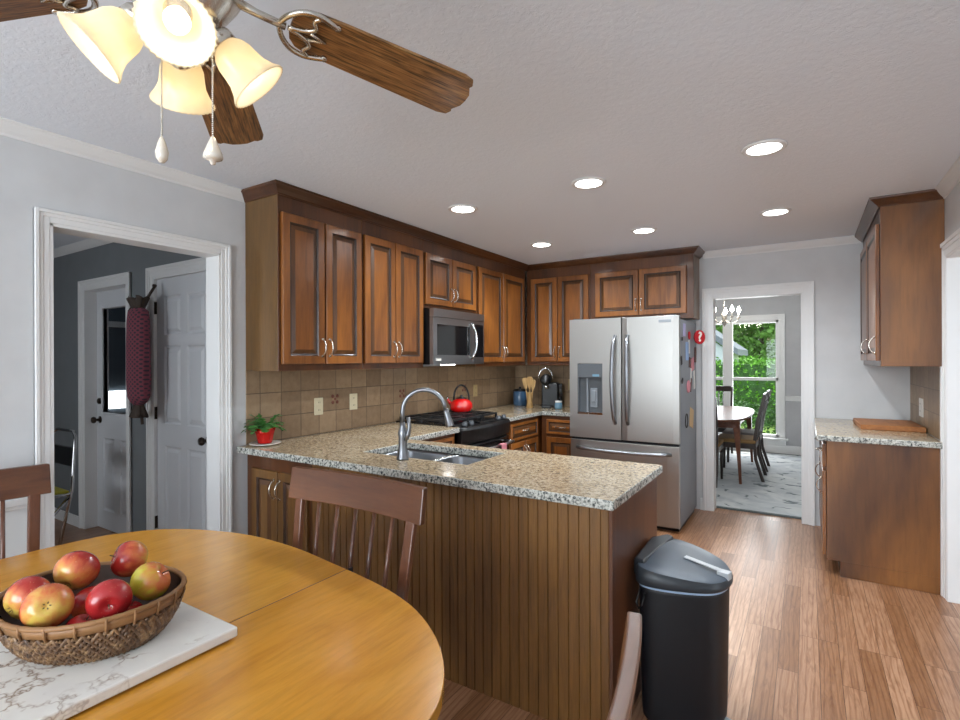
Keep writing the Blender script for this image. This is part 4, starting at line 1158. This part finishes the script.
# basket
BC = Vector((1.415, .555, .7805)); BA, BB = .205, .165; BH = .098
def basket():
    t = thing('fruit_basket', 'oval woven wicker basket holding the apples', 'basket', BC, rad(12))
    def wall(z):   # scale at height fraction
        return .76+.24*math.sin(min(1, z)*PI/2)**.8
    def rimz(a): return 1+.06*math.cos(2*a)
    rings = []
    for z in (0, .15, .3, .5, .7, .85, .97):
        rings.append([Vector((BA*wall(z)*math.cos(2*PI*i/64), BB*wall(z)*math.sin(2*PI*i/64), .003+z*BH*rimz(2*PI*i/64))) for i in range(64)])
    inner = [[Vector((p.x*.965, p.y*.965, p.z+.003)) for p in r] for r in rings]
    m = MB(); m.ring_loft(rings, cap1=False); m.ring_loft(inner, cap1=False); m.build('bowl', 'wicker_dk', t)
    m = MB(); n = 84
    for fam in (1, -1):
        for k in range(n):
            pts = []
            for q in range(9):
                zf = q/8*.74; a = 2*PI*k/n+fam*q/8*.34
                ov = .0032 if ((q+k+(fam > 0)) % 2) else .0008
                pts.append((BA*wall(zf)*math.cos(a)*(1+ov/BA*1.4), BB*wall(zf)*math.sin(a)*(1+ov/BB*1.4), .003+zf*BH*rimz(a)))
            m.tube(pts, .0046, 5, caps=False)
    m.build('weave', 'wicker', t)
    # band and rim
    m = MB(); rr = []
    for (s, z) in ((1.006, .76), (1.022, .76), (1.03, .98), (1.0, .98)):
        rr.append([Vector((BA*wall(z)*s*math.cos(2*PI*i/64), BB*wall(z)*s*math.sin(2*PI*i/64), .003+z*BH*rimz(2*PI*i/64))) for i in range(64)])
    rr.append(rr[0]); m.ring_loft(rr, False, False)
    m.build('band', 'rim', t)
    m = MB(); m.tube([(BA*1.02*math.cos(2*PI*i/96), BB*1.02*math.sin(2*PI*i/96), .003+BH*rimz(2*PI*i/96)) for i in range(96)], [.0062 if i % 2 else .0054 for i in range(96)], 8, closed=True)
    for k in range(22):
        a = 2*PI*k/22
        w1, w2 = wall(.74)*1.035, wall(1)*1.05
        m.tube([(BA*w1*math.cos(a), BB*w1*math.sin(a), .003+.74*BH*rimz(a)), (BA*w2*math.cos(a), BB*w2*math.sin(a), .003+.9*BH*rimz(a)), (BA*w2*.99*math.cos(a), BB*w2*.99*math.sin(a), .006+BH*rimz(a))], .0028, 5)
    m.build('rim', 'rim', t)
basket()
# apples: positions (x, y, z centre), axis tilt
def apple_mesh(r):
    m = MB(); prof = []
    n = 18
    for i in range(n+1):
        th = PI*i/n      # 0 bottom .. pi top
        rr = math.sin(th)*(1+.05*math.cos(th)*-1)
        z = -math.cos(th)*.93
        dip = .30*math.exp(-((math.sin(th))/.30)**2)
        z = z-(dip if z > 0 else -dip*.6)
        prof.append((max(rr, .0001)*r, z*r))
    m.lathe(prof, 28, cap0=False, cap1=False)
    return m
AP = [  # label, material, centre, radius, stem direction
    ('red and orange apple at the top of the pile, second from the left', 'apple', 1.345, .545, .918, .0475, (-.5, .7, .6)),
    ('red and yellow apple at the back right of the pile', 'apple', 1.345, .662, .908, .046, (-.3, -.75, .35)),
    ('mostly yellow-green apple at the right end of the basket', 'apple_y', 1.500, .640, .892, .045, (.5, .6, .5)),
    ('pink-red apple with its dimple facing out at front centre', 'apple_r', 1.525, .542, .892, .0445, (.85, -.4, .0)),
    ('large red and green-ended apple at the front left', 'apple', 1.455, .452, .895, .0475, (-.80, .30, -.35)),
    ('orange and red apple at the far left of the basket', 'apple', 1.362, .448, .893, .0475, (-.2, .9, .3)),
    ('deep red apple peeking out low at the front between two others', 'apple_r', 1.495, .500, .832, .036, (.2, .3, .9)),
    ('dark red apple hidden in the middle of the pile', 'apple_r', 1.415, .552, .850, .044, (.1, .2, .9)),
    ('deep red apple low beneath the yellow one', 'apple_r', 1.505, .590, .832, .033, (.1, .2, .9)),
]
for lab, mt, x, y, z, r, ax in AP:
    t = thing('apple', lab, 'apple', (x, y, z), 0, 'apples in the wicker basket')
    q = Vector((0, 0, 1)).rotation_difference(Vector(ax).normalized())
    t.rotation_mode = 'QUATERNION'; t.rotation_quaternion = q
    apple_mesh(r).build('flesh', mt, t)
    MB().tube([(0, 0, r*.55), (.001, 0, r*.8), (.004, 0, r*1.02)], [.0014, .0012, .0016], 6).build('stem', 'stem', t)
    m = MB()
    for k in range(5):
        a = 2*PI*k/5; m.quad((0, 0, -r*.70), (.005*math.cos(a-.4), .005*math.sin(a-.4), -r*.76), (.009*math.cos(a), .009*math.sin(a), -r*.86), (.005*math.cos(a+.4), .005*math.sin(a+.4), -r*.76))
    m.build('calyx', 'stem', t)

# ------------------------------------------------------------------ slat-back chairs (local: back at +y)
def slat_chair(label, loc, rz):
    t = thing('dining_chair', label, 'chair', loc, rz, 'slat-back chairs around the dining table')
    m = MB()
    n = 12; rings = []
    for i in range(n+1):
        u = -1+2*i/n; x = .25*u
        yc = .04*0
        rings.append([Vector((x*1.0, -.22, .43)), Vector((x*.96, .20, .43)), Vector((x*.96, .20, .455)), Vector((x, -.22, .452-.008*(1-u*u)))])
    m.ring_loft(rings, smooth=False); m.build('seat', 'chair_h', t, bevel=.008, seg=2)
    def yback(z, x=0): return .185+(z-.455)*.15-.030*(x/.33)**2
    # crest rail: curved, ends forward
    m = MB(); rings = []
    for i in range(17):
        x = -.33+.66*i/16
        r = []
        for (dz, dy) in ((0, 0), (0, .024), (.118, .024), (.118, 0)):
            z = .893+dz; r.append(Vector((x, yback(z, x)+dy, z)))
        rings.append(r)
    m.ring_loft(rings, smooth=False); m.build('crest_rail', 'chair_h', t, bevel=.004)
    for s in (-1, 1):
        m = MB(); rr = []
        for z in (.452, .60, .75, .90):
            x = s*(.252+(z-.455)*.06); y = yback(z, x)
            rr.append([Vector((x-.019, y, z)), Vector((x+.019, y, z)), Vector((x+.019, y+.020, z)), Vector((x-.019, y+.020, z))])
        m.ring_loft(rr, smooth=False); m.build('back_post', 'chair', t, bevel=.004)
    for k in range(5):
        u = (k-2)/2.0
        x0, x1 = u*.165, u*.186
        m = MB(); m.tube([(x0, yback(.455, x0)+.008, .45), ((x0+x1)/2, yback(.67, x0)+.010, .67), (x1, yback(.896, x1)+.011, .90)], [.008, .0085, .0065], 10); m.build('spindle', 'chair', t)
    for sx, sy in ((-1, -1), (1, -1), (-1, 1), (1, 1)):
        m = MB(); m.tube([(sx*.21, sy*.175, .435), (sx*.23, sy*.21, 0)], [.02, .014], 12); m.build('leg', 'chair', t)
    for s in (-1, 1):
        m = MB(); m.tube([(s*.22, -.193, .20), (s*.22, .193, .20)], .010, 8); m.build('stretcher', 'chair', t)
    m = MB(); m.tube([(-.22, 0, .20), (.22, 0, .20)], .010, 8); m.build('stretcher', 'chair', t)
    return t
slat_chair('brown slat-back chair on the far side of the table against the peninsula', (1.472, 1.09, 0), rad(0))
slat_chair('brown slat-back chair at the left end of the table near the hall opening', (.47, .525, 0), rad(90))
slat_chair('brown slat-back chair at the near right end of the table, only its rail in view', (2.399, .512, 0), rad(-84.5))

# ------------------------------------------------------------------ trash can
def trash():
    t = thing('trash_can', 'black step trash can with a blue-grey lid at the end of the peninsula', 'trash can', (2.432, 2.255, 0))
    out = [(-.12, -.215), (.10, -.16), (.165, -.08), (.172, .05), (.12, .16), (.0, .235), (-.11, .24), (-.165, .15), (-.165, -.13)]
    def smooth(poly, it=3):
        for _ in range(it):
            n = []
            for i in range(len(poly)):
                a, b = Vector(poly[i-1]), Vector(poly[i]); n += [a.lerp(b, .25), a.lerp(b, .75)]
            poly = n
        return [Vector(p) for p in poly]
    P = smooth(out)
    def ring(s, z, zf=None): return [Vector((p.x*s, p.y*s, z+(zf(p) if zf else 0))) for p in P]
    m = MB(); m.ring_loft([ring(.86, .0), ring(.91, .015), ring(.925, .05), ring(.975, .52), ring(.98, .545)]); m.build('body', 'trash', t)
    m = MB(); m.ring_loft([ring(.985, .534), ring(.995, .542), ring(.985, .555), ring(.96, .555)], False, False); m.build('bag_edge', 'liner', t)
    tilt = lambda p: -.020*(p.x)/.17
    m = MB(); m.ring_loft([ring(1.03, .545), ring(1.05, .550), ring(1.05, .578, zf=tilt), ring(.99, .594, zf=tilt)], True, False)
    m.build('lid_rim', 'lid_dk', t)
    m = MB(); m.ring_loft([ring(.99, .594, zf=tilt), ring(.93, .600, zf=tilt), ring(.6, .606, zf=tilt), ring(.05, .608)], False, True)
    m.build('lid', 'lid', t)
    m = MB(); m.prism([(-.172, -.14), (-.12, -.17), (-.085, .21), (-.12, .235), (-.175, .15)], .55, .626); m.build('hinge_cover', 'lid_dk', t, bevel=.014, seg=3)
    m = MB(); m.box(-.085, -.013, .0, .06, .013, .005, Matrix.Translation((.080, -.005, .600)) @ Matrix.Rotation(rad(-12), 4, 'Z') @ Matrix.Rotation(rad(7), 4, 'Y'))
    m.box(-.022, -.020, -.022, .022, .020, .008, Matrix.Translation((.150, -.022, .588)) @ Matrix.Rotation(rad(-12), 4, 'Z')); m.build('latch', 'latch', t, bevel=.003)
    m = MB(); m.tube([(-.13, -.20, .53), (-.14, -.215, .48), (-.13, -.22, .46), (-.115, -.225, .48), (-.11, -.21, .52)], .004, 6); m.build('wire_loop', 'black', t)
    m = MB(); m.prism([(.10, -.13), (.18, -.09), (.19, -.03), (.12, .0)], .0, .025); m.build('pedal', 'grey_pl', t, bevel=.006)
trash()

# ------------------------------------------------------------------ hall things
def panel_door(name, x0, x1, z1, y, rects, glassr=None, mat='door_paint'):
    t = struct(D.objects.new(name, None)); COL.objects.link(t)
    m = MB(); bm = m.bm
    xs = sorted({x0, x1} | {r[0] for r in rects} | {r[2] for r in rects} | ({glassr[0], glassr[2]} if glassr else set()))
    zs = sorted({.005, z1} | {r[1] for r in rects} | {r[3] for r in rects} | ({glassr[1], glassr[3]} if glassr else set()))
    def cell(cx_, cz):
        for r in rects:
            if r[0] < cx_ < r[2] and r[1] < cz < r[3]: return 1
        if glassr and glassr[0] < cx_ < glassr[2] and glassr[1] < cz < glassr[3]: return 2
        return 0
    for i in range(len(xs)-1):
        for j in range(len(zs)-1):
            c = cell((xs[i]+xs[i+1])/2, (zs[j]+zs[j+1])/2)
            if c == 0: m.box(xs[i], y, zs[j], xs[i+1], y+.035, zs[j+1])
    for r in rects:
        rr = []
        for d, dy in ((0, 0), (.012, .010), (.022, .010), (.045, .001), (.05, .001)):
            rr.append([Vector((r[0]+d, y+dy, r[1]+d)), Vector((r[2]-d, y+dy, r[1]+d)), Vector((r[2]-d, y+dy, r[3]-d)), Vector((r[0]+d, y+dy, r[3]-d))])
        m.ring_loft(rr, False, True, smooth=False)
    bmesh.ops.remove_doubles(bm, verts=bm.verts, dist=1e-5)
    d = m.build('door_leaf', mat, t)
    if glassr:
        m = MB(); a = glassr; f = .03
        m.box(a[0]-f, y-.012, a[1]-f, a[0], y+.03, a[3]+f); m.box(a[2], y-.012, a[1]-f, a[2]+f, y+.03, a[3]+f); m.box(a[0], y-.012, a[1]-f, a[2], y+.03, a[1]); m.box(a[0], y-.012, a[3], a[2], y+.03, a[3]+f)
        m.build('glazing_frame', mat, t, bevel=.004)
        MB().box(a[0], y+.015, a[1], a[2], y+.019, a[3]).build('glass_pane', 'glass', t)
    return t
# half-glass door
gd = panel_door('door_1', -2.345, -1.615, 2.03, 2.025, [(-2.24, .16, -2.03, .78), (-1.93, .16, -1.72, .78)], (-2.215, 1.0, -1.745, 1.88))
def knob(parent, x, y, z, mat='brass_dk'):
    m = MB(); mt = Matrix.Translation((x, y, z)) @ Matrix.Rotation(PI/2, 4, 'X')
    m.lathe([(.03, 0), (.03, .006), (.012, .010), (.011, .03), (.024, .038), (.029, .05), (.024, .062), (0, .066)], 20, mtx=mt); m.build('door_handle', mat, parent)
knob(gd, -2.285, 2.025, .93)
m = MB(); m.lathe([(.026, 0), (.026, .012), (.018, .02), (0, .021)], 18, mtx=Matrix.Translation((-2.285, 2.025, 1.09)) @ Matrix.Rotation(PI/2, 4, 'X')); m.build('deadbolt', 'brass_dk', gd)
sd = panel_door('door_2', -1.185, -.455, 2.03, 1.955, [(-1.08, 1.62, -.86, 1.90), (-.78, 1.62, -.56, 1.90), (-1.08, .98, -.86, 1.54), (-.78, .98, -.56, 1.54), (-1.08, .16, -.86, .82), (-.78, .16, -.56, .82)])
knob(sd, -.515, 1.955, .90)
for z in (.25, 1.05, 1.82):
    MB().box(-1.196, 1.936, z-.045, -1.182, 1.958, z+.045).build('hinge', 'brass_dk', sd)
# behind the glass door: distant bright window
struct(box('window_4', (-4.495, 2.90, .84, -4.47, 3.26, 1.06), 'outdoor_lit'))
struct(box('trim_18', (-4.5, 2.3, 1.86, -4.46, 5.0, 1.93), 'trim'))
def bag_holder():
    t = thing('bag_holder', 'dotted maroon fabric tube with brown ruffled ends hanging on the hall wall', 'bag holder', (-1.175, 1.825, 1.02))
    m = MB(); rings = []
    prof = [(.03, .095), (.07, .13), (.092, .17), (.10, .30), (.098, .55), (.094, .75), (.085, .82), (.04, .86)]
    for r, z in prof:
        rings.append([Vector((r*math.cos(a_)*(1+.03*math.cos(5*a_+z*9)), .62*r*math.sin(a_), z)) for a_ in [2*PI*i/28 for i in range(28)]])
    m.ring_loft(rings); m.build('tube', 'dots', t)
    t.scale = (1.22, 1.0, .93)
    def ruffle(z0, z1, ra, rb, ph):
        mm = MB(); rg = []
        for q in range(6):
            f = q/5; z = z0+(z1-z0)*f; r = ra+(rb-ra)*f
            rg.append([Vector((r*(1+.22*f*math.sin(9*a_+ph))*math.cos(a_), .62*r*(1+.22*f*math.sin(7*a_+ph))*math.sin(a_), z+.012*f*math.sin(6*a_+ph))) for a_ in [2*PI*i/40 for i in range(40)]])
        mm.ring_loft(rg); return mm
    ruffle(.82, .93, .045, .085, 0).build('ruffle', 'ruffle', t)
    ruffle(.12, .02, .04, .07, 1).build('ruffle', 'ruffle', t)
    MB().tube([(.03, .03, .90), (.05, .055, .97), (.055, .085, 1.03)], .010, 8).build('hanging_loop', 'ruffle', t)
    MB().tube([(.03, .0, .05), (.045, 0, -.04)], .010, 8).build('tie_end', 'ruffle', t)
    MB().tube([(-.04, 0, .88), (-.08, -.01, .83), (-.09, -.01, .76)], .014, 8).build('tie_end', 'ruffle', t)
bag_holder()
tag(MB().lathe([(0, 0), (.012, 0), (.012, .02), (0, .024)], 12, mtx=Matrix.Translation((-1.125, 1.92, 1.975)) @ Matrix.Rotation(PI/2, 4, 'X')).build('wall_hook', 'brass_dk'), 'small dark hook on the hall wall above the fabric tube', 'hook')
def hall_chair():
    t = thing('folding_chair', 'chrome-framed folding chair in the dark hall', 'chair', (-1.86, 1.50, 0))
    m = MB()
    m.tube([(-.20, .0, 0), (-.20, .10, .5), (-.20, .12, .88), (-.14, .13, .915), (.14, .13, .915), (.20, .12, .88), (.20, .10, .5), (.20, 0, 0)], .011, 8); m.build('back_frame', 'chrome', t)
    for s in (-1, 1): MB().tube([(s*.18, .10, .46), (s*.18, -.28, 0)], .011, 8).build('leg', 'chrome', t)
    for s in (-1, 1): MB().tube([(s*.2, .10, .47), (s*.18, -.28, .47)], .011, 8).build('seat_rail', 'chrome', t)
    MB().box(-.185, -.28, .465, .185, .09, .495).build('seat', 'yellow', t, bevel=.01)
    MB().box(-.19, .105, .66, .19, .125, .80).build('backrest', 'black', t, bevel=.006)
hall_chair()

# ------------------------------------------------------------------ dining room things
def din_table():
    t = thing('dining_table', 'reddish wooden table in the dining room beyond the doorway', 'table', (1.68, 7.27, .014))
    pts = []
    for i in range(48):
        a = 2*PI*i/48; c_, s_ = math.cos(a), math.sin(a)
        pts.append((.60*abs(c_)**(.42)*(1 if c_ > 0 else -1), .98*abs(s_)**(.6)*(1 if s_ > 0 else -1)))
    MB().prism(pts, .712, .737).build('tabletop', 'din_table', t, bevel=.005)
    MB().prism([(-.50, -.76), (.50, -.76), (.50, .76), (-.50, .76)], .63, .711).build('apron', 'din_table', t)
    for sx in (-1, 1):
        for sy in (-1, 1):
            m = MB(); rg = []
            for z, r, o in ((0, .014, .04), (.35, .02, .02), (.63, .035, 0), (.71, .05, -.01)):
                x, y = sx*(.50+o), sy*(.72+o*.5)
                rg.append([Vector((x-r, y-r, z)), Vector((x+r, y-r, z)), Vector((x+r, y+r, z)), Vector((x-r, y+r, z))])
            m.ring_loft(rg, smooth=False); m.build('leg', 'din_table', t, bevel=.004)
din_table()
def din_chair(label, loc, rz, fab='seat_fab'):
    t = thing('dining_chair', label, 'chair', loc, rz, 'dark chairs in the dining room')
    MB().box(-.23, -.22, .43, .23, .22, .475).build('cushion', fab, t, bevel=.02, seg=3)
    MB().box(-.225, -.215, .37, .225, .215, .43).build('seat_frame', 'din_chair', t, bevel=.004)
    for s in (-1, 1):
        m = MB(); m.tube([(s*.20, -.19, .38), (s*.205, -.20, 0)], [.02, .014], 8); m.build('leg', 'din_chair', t)
        m = MB(); rg = []
        for z, y in ((0, .29), (.25, .215), (.43, .20), (.70, .235), (1.0, .31)):
            rg.append([Vector((s*.205-.016, y-.018, z)), Vector((s*.205+.016, y-.018, z)), Vector((s*.205+.016, y+.018, z)), Vector((s*.205-.016, y+.018, z))])
        m.ring_loft(rg, smooth=False); m.build('back_post', 'din_chair', t, bevel=.004)
    MB().box(-.20, .285, .93, .20, .315, 1.01).build('crest_rail', 'din_chair', t, bevel=.006)
    m = MB(); 
    for x in (-.09, -.03, .03, .09): m.tube([(x, .205, .46), (x, .24, .70), (x, .295, .95)], .011, 6, flat=(1.6, .7))
    m.build('back_slats', 'din_chair', t)
din_chair('dark wooden chair at the near right side of the dining room table, seen side-on', (2.14, 6.98, .014), rad(-90))
din_chair('dark wooden chair at the far right side of the dining room table', (2.14, 7.62, .014), rad(-90), 'seat_fab2')
din_chair('dark wooden chair backing onto the kitchen at the dining room table', (1.80, 6.50, .014), rad(180))
din_chair('dark wooden chair at the window end of the dining room table', (1.70, 8.30, .014), 0, 'seat_fab2')
def chandelier():
    t = thing('chandelier', 'brass chandelier with lit candle bulbs in the dining room', 'chandelier', (1.97, 7.25, CEIL))
    m = MB(); m.lathe([(0, 0), (.06, 0), (.05, -.02), (.01, -.03), (0, -.03)], 16); m.tube([(0, 0, -.02), (0, 0, -.40)], .005, 6); m.build('canopy_rod', 'nickel', t)
    MB().lathe([(0, -.38), (.02, -.40), (.035, -.46), (.02, -.52), (.03, -.56), (0, -.60)], 16).build('body', 'nickel', t)
    for k in range(5):
        a = rad(72*k+20); R_ = .17
        m = MB(); m.tube([(.02*math.cos(a), .02*math.sin(a), -.52), (.08*math.cos(a), .08*math.sin(a), -.56), (.14*math.cos(a), .14*math.sin(a), -.54), (R_*math.cos(a), R_*math.sin(a), -.49)], .006, 6)
        m.lathe([(0, -.495), (.026, -.485), (.028, -.48), (0, -.48)], 12, c=(R_*math.cos(a), R_*math.sin(a), 0)); ao = m.build('arm', 'nickel', t)
        MB().lathe([(0, -.48), (.010, -.48), (.010, -.42), (0, -.42)], 10, c=(R_*math.cos(a), R_*math.sin(a), 0)).build('candle_sleeve', 'ceramic', ao)
        MB().lathe([(0, -.42), (.018, -.41), (.022, -.39), (.013, -.36), (0, -.34)], 10, c=(R_*math.cos(a), R_*math.sin(a), 0)).build('bulb', 'bulb_hot', ao)
    l = D.lights.new('chandelier_light', 'POINT'); l.energy = 14; l.color = (1, .93, .82); l.shadow_soft_size = .12
    lo = D.objects.new('chandelier_light', l); COL.objects.link(lo); lo.parent = t; lo.location = (0, 0, -.25)
chandelier()

# ------------------------------------------------------------------ garden beyond the dining window
struct(box('ground', (-40, 9.2, -.35, 40, 90, -.3), 'lawn'))
def leaves(name, label, cat, c, size, n, ls, mat, shape='box', core=None, trunk=None, seed=1):
    t = thing(name, label, cat, (c[0], c[1], -.3))
    rn = random.Random(seed); m = MB()
    cx_, cy_, cz = 0, 0, c[2]+.3
    if core:
        m.mi = 0
    for i in range(n):
        if shape == 'box':
            f = rn.random()
            x = rn.uniform(-1, 1)*size[0]; 
            if f < .45: y = -size[1]; z = rn.uniform(-1, 1)*size[2]
            else: y = rn.uniform(-1, 1)*size[1]; z = size[2]
            b_ = .12*math.sin(x*2.1+seed)+.08*math.sin(x*5.3)
            p = Vector((x, y+rn.gauss(0, .08), z+b_*(z > 0)+rn.gauss(0, .07)))
        else:
            v = Vector((rn.gauss(0, 1), rn.gauss(0, 1), rn.gauss(0, 1))).normalized()
            k = 1+.22*math.sin(v.x*6+seed)*math.sin(v.z*7+seed*2)
            p = Vector((v.x*size[0], v.y*size[1], v.z*size[2]))*k*rn.uniform(.72, 1.04)
        p += Vector((cx_, cy_, cz))
        a = Vector((rn.gauss(0, 1), rn.gauss(0, 1), rn.gauss(0, 1))).normalized()*ls*rn.uniform(.6, 1.3)
        b2 = a.cross(Vector((rn.gauss(0, 1), rn.gauss(0, 1), rn.gauss(0, 1)))).normalized()*ls*.5
        m.quad(p-a, p+b2, p+a, p-b2)
    o = m.build('foliage', mat, t, recalc=False)
    m = MB()
    if shape == 'box':
        m.box(-size[0], -size[1]*.8, 0, size[0], size[1]*.8, cz+size[2]-.12)
        m.build('inner_branches', 'hedge_dk', t)
    else:
        m.lathe([(.16, 0), (.11, cz*.5), (.05, cz)], 8); m.build('trunk', 'bark', t)
    return t
leaves('hedge', 'clipped bright green hedge across the lawn beyond the window', 'hedge', (0, 16, .55), (7, .6, .85), 9000, .055, 'hedge', 'box', seed=2)
leaves('shrub', 'dark leafy shrub close outside the dining window', 'shrub', (1.9, 10.9, .1), (1.0, .5, .62), 3800, .035, 'hedge_dk', 'ball', seed=4)
leaves('shrub', 'dark leafy shrub outside the left window pane', 'shrub', (-.6, 11.2, .2), (1.0, .6, .75), 3200, .035, 'hedge_dk', 'ball', seed=6)
TL = ['tall leafy tree left beyond the hedge', 'tall leafy tree filling the right window pane beyond the hedge', 'leafy tree behind the white gabled house', 'broad green tree far beyond the hedge', 'large tree at the far right of the garden']
for i, (x, y, z, s) in enumerate([(-6.4, 27, 3.8, 2.9), (1.1, 27, 3.9, 3.2), (-12, 42, 6, 5.0), (-.3, 42, 6, 5.0), (9.5, 30, 5, 3.6)]):
    leaves('tree', TL[i], 'tree', (x, y, z), (s, s*.8, s*.95), 11000, .16 if i < 2 else .26, 'tree', 'ball', seed=11+i)
t = thing('house', 'white gabled house with grey roof beyond the hedge', 'house', (-1.5, 20, -.3))
MB().box(-2.2, -1.5, 0, 2.2, 1.5, 2.0).build('wall', 'siding', t)
m = MB(); m.prism([(-2.2, 2.0), (2.2, 2.0), (0, 3.6)], -1.5, -1.45, Matrix.Rotation(PI/2, 4, 'X') @ Matrix.Diagonal((1, 1, -1, 1))); m.build('gable', 'siding', t)
m = MB(); m.prism([(-2.5, 1.85), (0, 3.65), (2.5, 1.85), (2.5, 2.05), (0, 3.9), (-2.5, 2.05)], -1.7, 1.7, Matrix.Rotation(PI/2, 4, 'X')); m.build('roof', 'roof', t)
